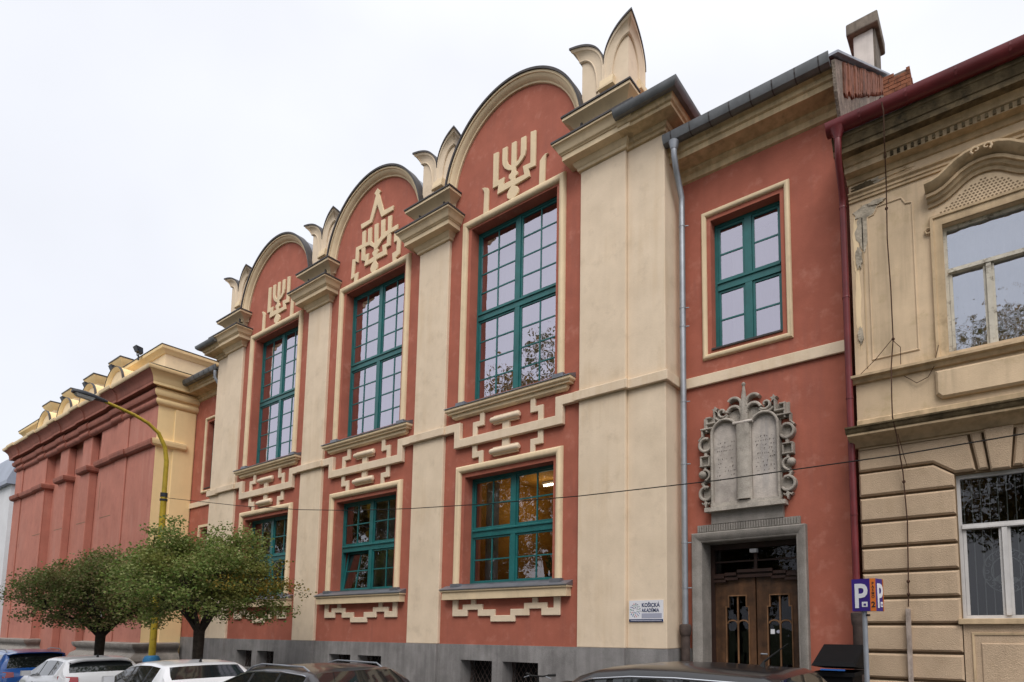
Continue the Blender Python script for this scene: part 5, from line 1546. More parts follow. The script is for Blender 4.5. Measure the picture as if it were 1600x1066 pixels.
# incised plaster joints
for x, z0, z1 in ((-34.9, 7.0, 8.3), (-35.0, 4.2, 5.3)):
    MB().box(x, x + 0.03, LY - 0.004, LY, z0, z1).build('wall_slot', 'joint', lb)
for a, b, z, y in ((-34.6, -33.2, 6.6, LY), (-37.72, -36.5, 6.6, LY), (-41.1, -39.85, 6.6, LY), (-44.6, -43.2, 6.6, LY - 0.05)):
    MB().box(a, b, y - 0.004, y, z, z + 0.03).build('wall_joint', 'joint', lb)
MB().box(LX0 + 0.3, LX1 - 0.4, 11.5, 12.0, -1.5, 12.2).build('back_wall', 'lyel', lb)
MB().box(LX0, LX0 + 0.4, 1.2, 11.5, -1.5, 12.2).build('end_wall', 'lred', lb)
m = MB()
m.add([(LX0, -0.1, 12.15), (LX1 - 0.6, -0.1, 12.15), (LX1 - 0.6, 12, 12.15), (LX0, 12, 12.15)], [(0, 1, 2, 3)])
m.build('flat_roof', 'lead', lb)
MB().box(-33.6, -33.2, LY - 0.016, LY - 0.002, 2.1, 2.6).build('poster', 'sign_white', lb)

# floodlights on the attic of the terracotta building
FL = [(-32.1, -0.55, 13.80, 'black floodlight on the parapet nearest the yellow corner of the terracotta building'),
      (-34.4, -0.72, 13.42, 'black floodlight beside the first arched attic gable from the yellow corner'),
      (-37.9, -0.72, 13.40, 'black floodlight beside the second arched attic gable from the yellow corner'),
      (-41.3, -0.72, 13.40, 'black floodlight beside the third arched attic gable from the yellow corner')]
for x, y, z, lab in FL:
    t = thing('floodlight', (x, y, z), lab, 'floodlight', 'floodlights on the attic')
    z -= 0.12
    MB().add([(x - 0.15, y - 0.07, z + 0.18), (x + 0.15, y - 0.07, z + 0.18), (x + 0.15, y + 0.14, z + 0.12), (x - 0.15, y + 0.14, z + 0.12),
              (x - 0.20, y - 0.15, z + 0.40), (x + 0.20, y - 0.15, z + 0.40), (x + 0.14, y + 0.12, z + 0.37), (x - 0.14, y + 0.12, z + 0.37)],
             [(0, 1, 5, 4), (1, 2, 6, 5), (2, 3, 7, 6), (3, 0, 4, 7), (4, 5, 6, 7), (3, 2, 1, 0)]).build('housing', 'lamp_dark', t)
    b = MB()
    b.tube([(x - 0.17, y, z + 0.26), (x - 0.17, y + 0.02, z + 0.06), (x + 0.17, y + 0.02, z + 0.06), (x + 0.17, y, z + 0.26)], 0.02, 6)
    b.tube([(x, y + 0.02, z + 0.06), (x, y + 0.02, z - 0.2)], 0.03, 6)
    b.build('bracket', 'lamp_dark', t)

# pale hall far down the street
wb = thing('white_hall', (-75, 0, gz(-75)), 'pale hall with blue grey roof beyond the terracotta building', 'building')
m = MB()
m.box(-92, -62, 1.5, 14, -3, 12.2)
m.build('wall', 'white_wall', wb)
MB().sweepxy([(-92, 14), (-92, 1.5), (-62, 1.5), (-62, 14)], [(0, 12.2), (0.3, 12.2), (0.3, 12.5), (0, 12.5)]).build('eaves', 'blue_roof', wb)
MB().prism_x([(1.2, 12.5), (14.3, 12.5), (13.0, 14.9), (2.0, 14.9)], -92.3, -61.7).build('roof', 'blue_roof', wb)
for k in range(6):
    MB().box(-90 + k * 4.6, -87.5 + k * 4.6, 1.44, 1.52, 1.0, 3.4).build('window', 'car_glass', wb)

# ================================================================== street lamp
SLX, SLY = -20.8, -3.0
g0 = gz(SLX)
sl = thing('street_lamp', (SLX, SLY, g0), 'yellow painted street lamp with blue base and curved arm over the road', 'street lamp')
MB().lathe((SLX, SLY, g0), [(0.16, 0), (0.16, 0.95), (0.20, 1.02), (0.20, 1.16), (0.16, 1.25), (0.10, 1.27)], 16).build('base', 'lampblue', sl, smooth=35)
pts = [(SLX, SLY, g0 + 1.2), (SLX, SLY, 4.0), (SLX - 0.02, SLY, 5.6)]
MB().tube(pts, [0.085, 0.08, 0.076], 14).build('pole', 'lampyellow', sl, smooth=40)
pts = [(SLX - 0.02, SLY, 5.58), (SLX - 0.03, SLY, 6.6), (SLX - 0.03, SLY - 0.06, 7.0), (SLX - 0.03, SLY - 0.24, 7.38), (SLX - 0.03, SLY - 0.5, 7.60), (SLX - 0.03, SLY - 0.85, 7.75), (SLX - 0.03, SLY - 1.25, 7.86), (SLX - 0.03, SLY - 1.5, 7.92)]
MB().tube(pts, [0.062, 0.058, 0.054, 0.05, 0.048, 0.046, 0.044, 0.042], 12).build('arm', 'lampyellow', sl, smooth=40)
m = MB()
m.tube([(SLX - 0.02, SLY, 5.52), (SLX - 0.02, SLY, 5.64)], 0.088, 12)
m.tube([(SLX - 0.02, SLY, 5.40), (SLX - 0.02, SLY, 5.46)], 0.094, 12)
m.build('collar', 'lamp_dark', sl)
hx0, hy, hz = SLX - 0.03, SLY - 1.45, 7.92
sec = [(0.0, 0.05, 0.05), (0.14, 0.09, 0.07), (0.30, 0.14, 0.10), (0.50, 0.16, 0.11), (0.66, 0.14, 0.09), (0.74, 0.08, 0.05)]
m = MB()
rows = []
for d, wdt, hgt in sec:
    r = []
    for k in range(10):
        t = pi * k / 9
        r.append((hx0 - wdt * cos(t), hy - d, hz + 0.10 * d + hgt * sin(t)))
    r.append((hx0 + wdt, hy - d, hz + 0.10 * d - 0.02))
    r.append((hx0 - wdt, hy - d, hz + 0.10 * d - 0.02))
    rows.append(r)
rows = [r + [r[0]] for r in rows]
m.grid(rows)
m.f.append(tuple(range(len(m.v) - 13, len(m.v) - 1)))
m.build('lamp_head', 'lamp_dark', sl, smooth=40)
m = MB()
m.add([(hx0 - 0.12, hy - 0.28, hz + 0.0), (hx0 + 0.12, hy - 0.28, hz + 0.0), (hx0 + 0.11, hy - 0.68, hz + 0.04), (hx0 - 0.11, hy - 0.68, hz + 0.04),
       (hx0 - 0.08, hy - 0.32, hz - 0.07), (hx0 + 0.08, hy - 0.32, hz - 0.07), (hx0 + 0.07, hy - 0.64, hz - 0.03), (hx0 - 0.07, hy - 0.64, hz - 0.03)],
      [(0, 1, 5, 4), (1, 2, 6, 5), (2, 3, 7, 6), (3, 0, 4, 7), (4, 5, 6, 7), (3, 2, 1, 0)])
m.build('lens', 'lamp_lens', sl)

# overhead cable from the lamp along the street
cab = MB()
key = [(-20.8, 5.50), (-18.9, 5.19), (-16.2, 4.75), (-13.31, 4.34), (-11.3, 4.11), (-9.47, 3.95), (-7.4, 3.81), (-5.46, 3.71), (-3.18, 3.645), (-1.0, 3.64), (1.2, 3.70), (4.0, 3.86), (8.0, 4.3), (13.0, 5.2)]
cab.tube([(x, -3.0, z) for x, z in key], 0.0075, 6)
tag(cab.build('overhead_cable', 'wire'), 'thin black overhead cable sagging across the whole facade from the yellow lamp', 'cable')

# ================================================================== trees
def leaf_quad(m, p, s, rnd_):
    a, b, c_ = rnd_.uniform(0, 2 * pi), rnd_.uniform(-0.9, 0.9), rnd_.uniform(0, 2 * pi)
    ux, uy, uz = cos(a) * cos(b), sin(a) * cos(b), sin(b)
    vx, vy, vz = -sin(a) * cos(c_) - cos(a) * sin(b) * sin(c_), cos(a) * cos(c_) - sin(a) * sin(b) * sin(c_), cos(b) * sin(c_)
    l, w_ = s, s * 0.42
    o = len(m.v)
    m.v += [(p[0], p[1], p[2]), (p[0] + ux * l * .5 + vx * w_, p[1] + uy * l * .5 + vy * w_, p[2] + uz * l * .5 + vz * w_),
            (p[0] + ux * l, p[1] + uy * l, p[2] + uz * l), (p[0] + ux * l * .5 - vx * w_, p[1] + uy * l * .5 - vy * w_, p[2] + uz * l * .5 - vz * w_)]
    m.f.append((o, o + 1, o + 2, o + 3))

def tree(x, y, label, trunk_h, cz, rx, rz, n_clump, per, leaf_s, r0, seed, mat='leaf', group=None, flat_bottom=0.35, name='street_tree', yellow=None, cspread=0.17):
    rr = random.Random(seed)
    g = gz(x)
    t = thing(name, (x, y, g), label, 'tree', group)
    fork = (x, y, g + trunk_h)
    tk = MB()
    tk.tube([(x + 0.04, y, g - 0.2), (x + 0.02, y, g + 0.1), (x, y, g + trunk_h * 0.6), fork], [r0 * 1.3, r0 * 1.08, r0 * 0.95, r0 * 1.05], 12)
    cl = []
    while len(cl) < n_clump:
        a, u = rr.uniform(0, 2 * pi), rr.uniform(-flat_bottom, 1)
        if u < 0.05 and rr.random() < 0.45:
            continue
        if sin(3.7 * a + seed) + sin(2.1 * a + 5 * u + 2 * seed) + 0.6 * sin(9 * u + 4 * a) < -0.95 and rr.random() < 0.7:
            continue
        rad = (rr.random() ** 0.45)
        q = sqrt(max(0, 1 - u * u)) if u > 0 else 1 - 0.4 * (u / max(flat_bottom, 0.01)) ** 2
        wob = 1 + 0.16 * sin(3 * a + seed) + 0.10 * sin(5 * a + 2 * seed)
        cl.append((x + rx * q * rad * cos(a) * wob, y + rx * q * rad * sin(a) * wob, g + cz + rz * u * (0.5 + 0.5 * rad) * (1 + 0.20 * sin(2.3 * a + seed) + 0.12 * sin(4.1 * a + 1.7 * seed) + rr.uniform(-0.08, 0.10)), rad))
    nb = 9
    limbs = []
    for k in range(nb):
        a = 2 * pi * k / nb + rr.uniform(-0.3, 0.3)
        rd = rr.uniform(0.5, 0.85)
        e = (x + rx * rd * cos(a), y + rx * rd * sin(a), g + cz + rz * rr.uniform(-0.1, 0.45))
        m1 = (x + rx * rd * 0.4 * cos(a), y + rx * rd * 0.4 * sin(a), g + trunk_h + (e[2] - g - trunk_h) * 0.55)
        p0 = (fork[0], fork[1], fork[2] - 0.15 + 0.1 * rr.random())
        tk.tube([p0, ((p0[0] + m1[0]) / 2, (p0[1] + m1[1]) / 2, (p0[2] + m1[2]) / 2 + 0.03), m1, e], [r0 * 0.55, r0 * 0.42, r0 * 0.30, r0 * 0.08], 7)
        limbs += [m1, e, ((m1[0] + e[0]) / 2, (m1[1] + e[1]) / 2, (m1[2] + e[2]) / 2)]
    for c_ in cl[::2]:
        b = min(limbs, key=lambda q: (q[0] - c_[0]) ** 2 + (q[1] - c_[1]) ** 2 + (q[2] - c_[2]) ** 2)
        md = ((b[0] + c_[0]) / 2 + rr.uniform(-.06, .06), (b[1] + c_[1]) / 2 + rr.uniform(-.06, .06), (b[2] + c_[2]) / 2 + 0.05)
        tk.tube([b, md, c_[:3]], [r0 * 0.13, r0 * 0.08, r0 * 0.03], 4)
    tk.build('trunk', 'bark', t, smooth=50)
    m, my_ = MB(), MB()
    cs = rx * cspread
    for c_ in cl:
        k = int(per * rr.uniform(0.5, 1.5))
        sx_ = cs * rr.uniform(0.7, 1.5)
        dst = my_ if (yellow and (c_[0] - x) * yellow[0] + (c_[1] - y) * yellow[1] > yellow[2] and c_[2] > g + cz and rr.random() < 0.55) else m
        for _ in range(k):
            cg = lambda q: max(-1.7, min(1.7, rr.gauss(0, 1))) * q
            leaf_quad(dst, (c_[0] + cg(sx_), c_[1] + cg(sx_), c_[2] + cg(sx_ * 0.6)), leaf_s * rr.uniform(0.7, 1.3), rr)
    m.build('crown', mat, t, recalc=False)
    if my_.v:
        my_.build('turning_leaves', 'leaf_yellow', t, recalc=False)
    return t
tree(-17.9, -3.0, 'round headed green tree with a yellowing right side in front of the cream corner pilaster', 1.95, 2.84, 1.84, 1.64, 420, 105, 0.060, 0.12, 4, yellow=(0.84, 0.54, 1.0), cspread=0.085, flat_bottom=0.40)
tree(-25.0, -3.0, 'bushy green tree further left in front of the terracotta building', 1.95, 2.84, 2.18, 1.56, 420, 100, 0.066, 0.13, 13, cspread=0.085, flat_bottom=0.42, mat='leaf_brown')
OPP = [(-20.0, -13.0, 16.4, 'tall autumn tree across the street, reflected in the nearest bay windows'), (-27, -14.5, 10.5, 'lower autumn tree across the street, second from the right'),
       (-33.8, -13.2, 13.6, 'tall autumn tree across the street, third from the right'), (-46, -13.5, 14.0, 'broad autumn tree across the street, farthest left'),
       (-11.5, -15.5, 9.5, 'lower autumn tree across the street behind the viewer'), (1.6, -17.0, 15.0, 'tall autumn tree across the street opposite the beige house'),
       (-5.5, -14.5, 11.5, 'unseen round autumn tree added opposite the entrance to darken the lower facade'), (-15.6, -17.0, 11.0, 'unseen round autumn tree added opposite the nearest bay to darken the lower facade')]  # these two are added out of view to darken the lower facade
for i, (x, y, h, lab) in enumerate(OPP):
    tree(x, y, lab, h * 0.28, h * 0.60, h * 0.27, h * 0.38, 300, 90, 0.17, 0.2, 40 + i, cspread=0.11, mat='leaf_far', group='trees across the street', flat_bottom=0.8, name='avenue_tree')

# ================================================================== cars
def lerp_keys(keys, x):
    if x <= keys[0][0]:
        return keys[0][1]
    for (a, va), (b, vb) in zip(keys[:-1], keys[1:]):
        if x <= b:
            t = (x - a) / (b - a)
            return va + (vb - va) * t
    return keys[-1][1]

def car(loc_x, loc_y, L, W, H, paint_, label, kind='hatch', rails=False, antenna=None, spoiler=False, rim='alloy', chrome=False):
    """local x runs from the nose (0) to the tail (L); the car is turned so its nose points to -X"""
    g = gz(loc_x) - 0.12
    t = thing('parked_car', (loc_x, loc_y, g), label, 'car', 'cars parked along the kerb')
    t.rotation_euler = (0, -0.02, 0)
    o = WL[t.name]
    if kind == 'hatch':
        top = [(0, .50), (.03, .66), (.12, .74), (.6, .87), (1.05, .97), (1.2, 1.06), (1.72, H - .10), (1.95, H - .035), (2.4, H), (2.9, H - .005), (L - .62, H - .055), (L - .50, H - .10), (L - .20, 1.04), (L - .08, .95), (L - .02, .80), (L, .60)]
        belt = [(0, .50), (.12, .66), (.6, .80), (1.05, .91), (2.0, .94), (L - .9, .985), (L - .3, 1.0), (L - .08, .90), (L, .60)]
        sides = [(1.34, 2.13), (2.21, 2.98), (3.05, L - .66)]
        ws, rg = (1.14, 1.72), (L - .50, L - .22)
    else:                                             # estate
        top = [(0, .50), (.03, .66), (.12, .74), (.7, .87), (1.30, .97), (1.45, 1.05), (2.05, H - .10), (2.3, H - .03), (2.8, H), (3.4, H - .01), (L - .62, H - .06), (L - .50, H - .09), (L - .12, 1.05), (L - .04, .96), (L - .01, .80), (L, .60)]
        belt = [(0, .50), (.12, .66), (.7, .80), (1.30, .91), (2.3, .94), (L - .9, .985), (L - .25, 1.0), (L - .04, .92), (L, .60)]
        sides = [(1.60, 2.45), (2.53, 3.30), (3.37, L - .55)]
        ws, rg = (1.38, 2.05), (L - .50, L - .16)
    xs_ = sorted(set([0, .03, .12, .3, .6, .9] + [k[0] for k in top] + [k[0] for k in belt] + [v for s in sides for v in s] + list(ws) + list(rg)))
    x_ = [xs_[0]]
    for q in xs_[1:]:
        if q - x_[-1] > 0.16:
            n_ = int((q - x_[-1]) / 0.14)
            b0 = x_[-1]
            for k in range(1, n_ + 1):
                x_.append(b0 + (q - b0) * k / (n_ + 1))
        if q - x_[-1] > 0.004:
            x_.append(q)
    def plan(x):
        f = min(x, 0.9) / 0.9
        b = min(L - x, 0.7) / 0.7
        return W / 2 * (0.78 + 0.22 * sqrt(max(0, 1 - (1 - f) ** 2))) * (0.84 + 0.16 * sqrt(max(0, 1 - (1 - b) ** 2)))
    rows = []
    for x in x_:
        zt_, zb_ = lerp_keys(top, x), lerp_keys(belt, x)
        zt_ = max(zt_, zb_ + 0.012)
        h = zt_ - zb_
        w_ = plan(x)
        k = min(1, max(0, h / 0.42))
        wr = w_ * (0.93 - 0.20 * k)
        zs = 0.20
        r = [(w_ * 0.90, zs), (w_ * 0.985, zs + 0.10), (w_, zs + (zb_ - zs) * .45), (w_ * 0.985, zs + (zb_ - zs) * .80), (w_ * 0.955, zb_),
             (w_ * 0.945, zb_ + 0.03 * h), (wr * 1.03, zb_ + h * 0.80), (wr * 0.965, zb_ + h * 0.90), (wr * 0.88, zb_ + h * 0.955), (wr * 0.45, zb_ + h * 0.992), (0, zt_)]
        full = [(y_, z_) for y_, z_ in r] + [(-y_, z_) for y_, z_ in reversed(r[:-1])]
        rows.append([(x, y_, z_) for y_, z_ in full])
    NR = len(rows[0])
    body, glass = MB(), {}
    def P(p):
        return (L / 2 - 0 - (L - p[0]) + 0, p[1], p[2])
    allv = [P(p) for r in rows for p in r]
    fs = []
    for i in range(len(rows) - 1):
        xm = (x_[i] + x_[i + 1]) / 2
        for j in range(NR - 1):
            q = (i * NR + j, i * NR + j + 1, (i + 1) * NR + j + 1, (i + 1) * NR + j)
            jj = min(j, NR - 2 - j)
            key_ = None
            if jj == 5:
                for si, (a, b) in enumerate(sides):
                    if a < xm < b:
                        key_ = ('side_window', si, j > NR / 2)
            if jj == 5 and key_ is None and sides[0][0] < xm < sides[-1][1]:
                key_ = ('window_pillar', j > NR / 2, sum(xm > q[0] for q in sides))
            if jj >= 8 and ws[0] < xm < ws[1]:
                key_ = ('windscreen',)
            if jj >= 8 and rg[0] < xm < rg[1]:
                key_ = ('rear_window',)
            if key_:
                glass.setdefault(key_, []).append(q)
            else:
                fs.append(q)
    fs.append(tuple(range(NR)))
    fs.append(tuple((len(rows) - 1) * NR + j for j in range(NR - 1, -1, -1)))
    for i in range(len(rows) - 1):
        fs.append((i * NR, (i + 1) * NR, (i + 1) * NR + NR - 1, i * NR + NR - 1))
    def mk(name, faces, mat, par, sm=35):
        used = sorted(set(k for f in faces for k in f))
        mp = {k: i for i, k in enumerate(used)}
        m_ = MB()
        m_.v = [(allv[k][0] + o[0], allv[k][1] + o[1], allv[k][2] + o[2]) for k in used]
        m_.f = [tuple(mp[k] for k in f) for f in faces]
        return m_.build(name, mat, par, smooth=sm)
    bd = mk('body', fs, paint_, t, 40)
    for k, f in glass.items():
        mk(k[0], f, 'car_trim' if k[0] == 'window_pillar' else 'car_glass', bd, 60)
    def loc(x, y, z):
        return (L / 2 - (L - x) + o[0], y + o[1], z + o[2])
    def bx(name, mat, par, x0, x1, y0, y1, z0, z1):
        a, b = loc(x0, y0, z0), loc(x1, y1, z1)
        return MB().box(a[0], b[0], a[1], b[1], a[2], b[2]).build(name, mat, par)
    # wheels
    for wx_ in (0.78, L - 0.80):
        for s in (-1, 1):
            m_ = MB()
            y0, y1 = s * (W / 2 - 0.20), s * (W / 2 - 0.005)
            n_ = 22
            for yy, rad in ((y0, 0.29), (y0 + s * 0.02, 0.315), (y1 - s * 0.03, 0.315), (y1, 0.285)):
                m_.v += [loc(wx_ + rad * cos(2 * pi * k / n_), yy, 0.315 + rad * sin(2 * pi * k / n_)) for k in range(n_)]
            for a in range(3):
                m_.f += [(a * n_ + k, a * n_ + (k + 1) % n_, (a + 1) * n_ + (k + 1) % n_, (a + 1) * n_ + k) for k in range(n_)]
            m_.f += [tuple(range(n_)), tuple(3 * n_ + k for k in range(n_))]
            wl_ = m_.build('wheel', 'rubber', t, smooth=40)
            m_ = MB()
            m_.v = [loc(wx_ + 0.21 * cos(2 * pi * k / n_), y1 + s * 0.004, 0.315 + 0.21 * sin(2 * pi * k / n_)) for k in range(n_)] + [loc(wx_, y1 + s * 0.012, 0.315)]
            m_.f = [(k, (k + 1) % n_, n_) for k in range(n_)]
            m_.build('rim', rim, wl_)
    # lights, plate, mirrors, handles
    for s in (-1, 1):
        y0 = s * W / 2
        a, b = sorted((y0 * 0.985, y0 * 0.66))
        m_ = MB()
        zz0, zz1 = 0.80, 0.99
        xe = L - 0.05
        q = [loc(xe - 0.30, y0 * 0.955, zz0 + .06), loc(xe - 0.30, y0 * 0.95, zz1), loc(xe - .06, y0 * 0.84, zz1 - .01), loc(xe + .012, y0 * 0.85, zz0), loc(xe + 0.0, y0 * 0.60, zz1 - 0.03), loc(xe + 0.045, y0 * 0.60, zz0 + 0.02),
             loc(xe - 0.2, y0 * 0.6, zz0 + 0.05), loc(xe - 0.2, y0 * 0.6, zz1 - 0.04)]
        m_.add(q, [(0, 1, 2, 3), (3, 2, 4, 5), (5, 4, 7, 6), (1, 0, 6, 7), (1, 7, 4, 2), (0, 3, 5, 6)])
        m_.build('tail_light', 'tail', bd)
        m_ = MB()
        q = [loc(0.02, y0 * 0.50, .62), loc(0.02, y0 * 0.50, .72), loc(.16, y0 * .84, .75), loc(.16, y0 * .86, .63), loc(.38, y0 * .93, .79), loc(.34, y0 * .96, .68)]
        m_.add(q, [(0, 1, 2, 3), (3, 2, 4, 5), (0, 3, 5), (1, 2, 4)])
        m_.build('headlight', 'headlamp', bd)
        xm = ws[0] + 0.30
        m_ = MB()
        a = sorted((y0 * 0.94, y0 * 1.14))
        p0, p1 = loc(xm, a[0], .96), loc(xm + .12, a[1], 1.09)
        m_.box(p0[0], p1[0], p0[1], p1[1], p0[2], p1[2])
        m_.build('mirror', paint_, bd)
        for si in (0, 1):
            xh = sides[si][1] - 0.2
            a = sorted((y0 * 0.985, y0 * 1.012))
            bx('door_handle', paint_, bd, xh, xh + .18, a[0], a[1], .80, .825)
        if chrome:
            for ji in (5, 6):
                jx = ji if s > 0 else NR - 1 - ji
                pts = [loc(p[0], p[1] + s * 0.006, p[2]) for p, xx in ((rows[i][jx], x_[i]) for i in range(len(rows))) if sides[0][0] - 0.01 <= xx <= sides[-1][1] + 0.01]
                MB().tube(pts, 0.011, 6).build('window_trim', 'chrome', bd, smooth=50)
        if rails:
            pts = [loc(sides[0][0] + .55, s * W * .355, H - .11), loc(sides[0][0] + .75, s * W * .35, H - .02), loc(L / 2 + .3, s * W * .345, H + .022), loc(L - .85, s * W * .335, H - .01), loc(L - .62, s * W * .33, H - .11)]
            MB().tube(pts, 0.014, 8).build('roof_rail', 'galv', bd, smooth=40)
    bx('number_plate', 'plate', bd, L - 0.0, L + .012, -.26, .26, .68, .79)
    bx('bumper', 'car_trim', bd, L - .16, L + .02, -W * .40, W * .40, .26, .48)
    if spoiler:
        pts = [[loc(L - .56, y_, H - .068 - .10 * (abs(y_) / (W * .36)) ** 4 * .6) for y_ in [W * .36 * (k / 6 - 1) for k in range(13)]], [loc(L - .34, y_ * .96, H - .095 - .10 * (abs(y_) / (W * .36)) ** 4 * .6) for y_ in [W * .36 * (k / 6 - 1) for k in range(13)]],
               [loc(L - .36, y_ * .96, H - .125 - .10 * (abs(y_) / (W * .36)) ** 4 * .6) for y_ in [W * .36 * (k / 6 - 1) for k in range(13)]]]
        MB().grid(pts).build('spoiler', paint_, bd, smooth=40)
    if antenna:
        a0 = loc(L - antenna[0], 0, H - .03)
        m_ = MB().tube([a0, (a0[0] + .02, a0[1], a0[2] + .05), (a0[0] + antenna[1], a0[1], a0[2] + antenna[2])], [.03, .012, .004], 7)
        m_.build('antenna', 'car_trim', bd)
    return t
CY = -4.45
car(-3.35, CY, 4.35, 1.80, 1.49, 'paint_black', 'black car nearest the entrance with long whip aerial', antenna=(0.86, 0.26, 0.22), chrome=True)
car(-10.5, CY, 4.65, 1.82, 1.385, 'paint_brown', 'dark brown grey estate car with roof rails in front of the middle bays', kind='estate', rails=True, chrome=True)
car(-15.35, CY, 4.10, 1.75, 1.40, 'paint_white2', 'white hatchback parked under the nearer tree', antenna=(0.72, 0.03, 0.09))
car(-21.2, CY, 4.10, 1.74, 1.45, 'paint_white', 'white hatchback with red tail lights parked by the yellow lamp', antenna=(0.72, 0.03, 0.09), spoiler=True)
car(-26.7, CY, 4.25, 1.80, 1.62, 'paint_blue', 'blue car at the far left end of the parked row', rails=True, spoiler=True)

# ================================================================== parking sign
PSX, PSY = -1.40, -3.0
ps = thing('parking_sign', (PSX, PSY, 0.0), 'violet and orange parking sign on a grey pole before the beige house', 'sign')
MB().tube([(PSX, PSY, 0), (PSX, PSY, 2.25)], 0.028, 12).build('pole', 'galv', ps, smooth=40)
def rot(v, a):
    return (v[0] * cos(a) - v[1] * sin(a), v[0] * sin(a) + v[1] * cos(a))
p0 = (PSX - 0.125, PSY - 0.02)
dA, dC, dB = (0.955, -0.296), (0.89, 0.456), (0.20, 0.98)
P0 = p0
P1 = (P0[0] + .215 * dA[0], P0[1] + .215 * dA[1])
P2 = (P1[0] + .062 * dC[0], P1[1] + .062 * dC[1])
P3 = (P2[0] + .215 * dB[0], P2[1] + .215 * dB[1])
P4 = (P0[0] + .16 * dB[0], P0[1] + .16 * dB[1])
z0, z1 = 1.915, 2.275
bxs = MB().prism_z([P0, P1, P2, P3, P4], z0, z1).build('sign_box', 'sign_purple', ps)
def face(pa, pb, a0, a1, za, zb, off, name, mat):
    dx, dy = pb[0] - pa[0], pb[1] - pa[1]
    l = math.hypot(dx, dy)
    nx, ny = dy / l, -dx / l
    q = []
    for a, z in ((a0, za), (a1, za), (a1, zb), (a0, zb)):
        q.append((pa[0] + dx * a + nx * off, pa[1] + dy * a + ny * off, z))
    return MB().add(q, [(0, 1, 2, 3)]).build(name, mat, bxs, recalc=False)
face(P1, P2, 0.0, 1.0, z0, z1, 0.002, 'orange_panel', 'sign_orange')
face(P2, P3, 0.86, 1.0, z0, z1, 0.002, 'orange_edge', 'sign_orange')
aA, aC, aB = math.atan2(dA[1], dA[0]), math.atan2(dC[1], dC[0]), math.atan2(dB[1], dB[0])
for (pa, d_, ang) in ((P0, dA, aA), (P2, dB, aB)):
    n_ = (d_[1], -d_[0])
    og = (pa[0] + d_[0] * 0.022 + n_[0] * 0.004, pa[1] + d_[1] * 0.022 + n_[1] * 0.004, 1.958)
    text_mesh('P', 0.375, 'letter', 'sign_white', bxs, og, rz=ang, sx=0.86, bold=0.008, depth=0.001)
    pb_ = (pa[0] + d_[0] * .215, pa[1] + d_[1] * .215)
    face(pa, pb_, 0.55, 0.86, 1.962, 2.018, 0.003, 'icon_panel', 'sign_white')
    face(pa, pb_, 0.64, 0.78, 1.975, 1.998, 0.0045, 'icon', 'sign_purple')
nC = (dC[1], -dC[0])
for k, ch_ in enumerate('PASMO'):
    og = (P1[0] + dC[0] * 0.031 + nC[0] * 0.004, P1[1] + dC[1] * 0.031 + nC[1] * 0.004, 2.205 - k * 0.036)
    text_mesh(ch_, 0.042, 'letter', 'sign_black', bxs, og, rz=aC, align='CENTER', bold=0.001, depth=0.0008)
og = (P1[0] + dC[0] * 0.031 + nC[0] * 0.004, P1[1] + dC[1] * 0.031 + nC[1] * 0.004, 1.958)
text_mesh('2', 0.085, 'letter', 'sign_black', bxs, og, rz=aC, align='CENTER', bold=0.003, depth=0.0008)
MB().tube([(PSX, PSY, 1.87), (PSX + 0.06, PSY - 0.03, 1.87)], 0.012, 6).build('clamp', 'iron', ps)

# ================================================================== waste bin by the downpipe
wbn = thing('waste_bin', (-2.28, -0.60, 0.0), 'black plastic wheeled waste bin by the red downpipe', 'bin')
m = MB()
m.add([(-2.50, -0.84, 0.08), (-2.06, -0.84, 0.08), (-2.06, -0.34, 0.08), (-2.50, -0.34, 0.08), (-2.55, -0.93, 1.05), (-2.01, -0.93, 1.05), (-2.01, -0.27, 1.05), (-2.55, -0.27, 1.05)],
      [(0, 1, 5, 4), (1, 2, 6, 5), (2, 3, 7, 6), (3, 0, 4, 7), (4, 5, 6, 7), (3, 2, 1, 0)])
m.build('body', 'bin', wbn)
MB().sweepxy([(-2.55, -0.93), (-2.01, -0.93), (-2.01, -0.27), (-2.55, -0.27)], [(0, 1.01), (0.03, 1.01), (0.03, 1.07), (0, 1.07)], closed=True).build('rim', 'bin', wbn)
m = MB()
m.add([(-2.60, -0.97, 1.16), (-1.96, -0.97, 1.16), (-1.96, -0.22, 1.08), (-2.60, -0.22, 1.08), (-2.57, -0.93, 1.22), (-1.99, -0.93, 1.22), (-1.97, -0.24, 1.46), (-2.59, -0.24, 1.46)],
      [(0, 1, 5, 4), (1, 2, 6, 5), (2, 3, 7, 6), (3, 0, 4, 7), (4, 5, 6, 7), (3, 2, 1, 0)])
m.build('lid', 'bin', wbn)
MB().box(-2.45, -2.1, -1.02, -0.985, 1.10, 1.12).build('label_strip', 'sign_blue', wbn)
for s in (-2.53, -2.03):
    m = MB()
    m.tube([(s - 0.03, -0.28, 0.10), (s + 0.03, -0.28, 0.10)], 0.10, 14)
    m.build('wheel', 'rubber', wbn)

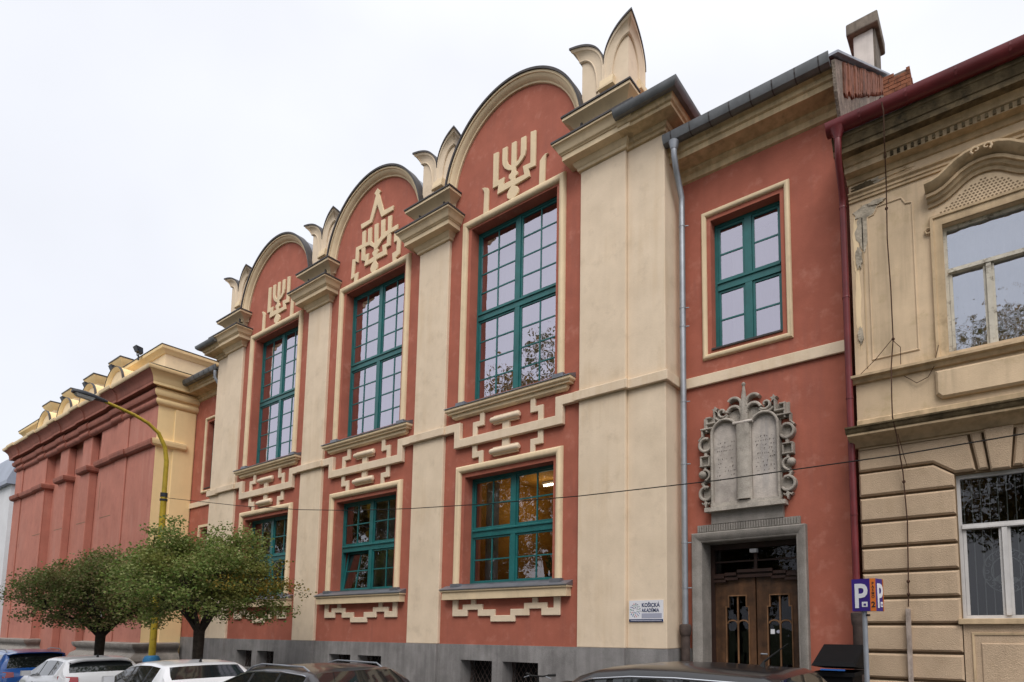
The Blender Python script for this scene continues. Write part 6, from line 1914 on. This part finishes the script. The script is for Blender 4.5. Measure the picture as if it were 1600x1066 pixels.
# ================================================================== bicycle between the parked cars
bxx, byy = -6.1, -3.2
bk = thing('bicycle', (bxx, byy - 0.3, gz(bxx)), 'dark bicycle whose handlebar rises between the brown and the black car', 'bicycle')
g0 = gz(bxx)
for yy in (byy - 0.05 + 0.0, byy + 1.0):
    w_ = MB().tube([(bxx, yy + 0.335 * cos(2 * pi * k / 28), g0 + 0.345 + 0.335 * sin(2 * pi * k / 28)) for k in range(29)], 0.018, 7).build('wheel', 'rubber', bk)
    m = MB()
    for k in range(9):
        a = pi * k / 9
        m.tube([(bxx, yy + 0.32 * cos(a), g0 + 0.345 + 0.32 * sin(a)), (bxx, yy - 0.32 * cos(a), g0 + 0.345 - 0.32 * sin(a))], 0.002, 4)
    m.build('spokes', 'galv', w_)
m = MB()
hd, st_, bb, ra, fa = (bxx, byy + 0.12, g0 + 0.86), (bxx, byy + 0.68, g0 + 0.80), (bxx, byy + 0.55, g0 + 0.30), (bxx, byy + 1.0, g0 + 0.345), (bxx, byy - 0.05, g0 + 0.345)
for a, b in ((hd, st_), (hd, bb), (st_, bb), (bb, ra), (st_, ra), ((bxx, byy + 0.09, g0 + 0.95), fa)):
    m.tube([a, b], 0.017, 8)
m.build('frame', 'car_trim', bk)
m = MB()
m.tube([(bxx, byy + 0.09, g0 + 0.93), (bxx, byy + 0.07, g0 + 1.06)], 0.015, 8)
m.tube([(bxx - 0.29, byy + 0.14, g0 + 1.07), (bxx - 0.10, byy + 0.06, g0 + 1.06), (bxx + 0.10, byy + 0.06, g0 + 1.06), (bxx + 0.29, byy + 0.14, g0 + 1.09)], 0.013, 8)
m.build('handlebar', 'car_trim', bk)
for s in (-1, 1):
    MB().tube([(bxx + s * 0.18, byy + 0.09, g0 + 1.075), (bxx + s * 0.29, byy + 0.14, g0 + 1.08)], 0.019, 8).build('grip', 'rubber', bk)
    MB().tube([(bxx + s * 0.17, byy + 0.06, g0 + 1.06), (bxx + s * 0.27, byy + 0.06, g0 + 1.03)], 0.007, 6).build('brake_lever', 'galv', bk)
MB().add([(bxx - 0.07, byy + 0.82, g0 + 0.93), (bxx + 0.07, byy + 0.82, g0 + 0.93), (bxx + 0.02, byy + 0.56, g0 + 0.91), (bxx - 0.02, byy + 0.56, g0 + 0.91), (bxx - 0.05, byy + 0.80, g0 + 0.87), (bxx + 0.05, byy + 0.80, g0 + 0.87), (bxx + 0.015, byy + 0.58, g0 + 0.87), (bxx - 0.015, byy + 0.58, g0 + 0.87)],
         [(0, 1, 2, 3), (4, 5, 6, 7), (0, 1, 5, 4), (1, 2, 6, 5), (2, 3, 7, 6), (3, 0, 4, 7)]).build('saddle', 'car_trim', bk)
MB().tube([(bxx, byy + 0.69, g0 + 0.80), (bxx, byy + 0.70, g0 + 0.88)], 0.013, 8).build('seat_post', 'galv', bk)
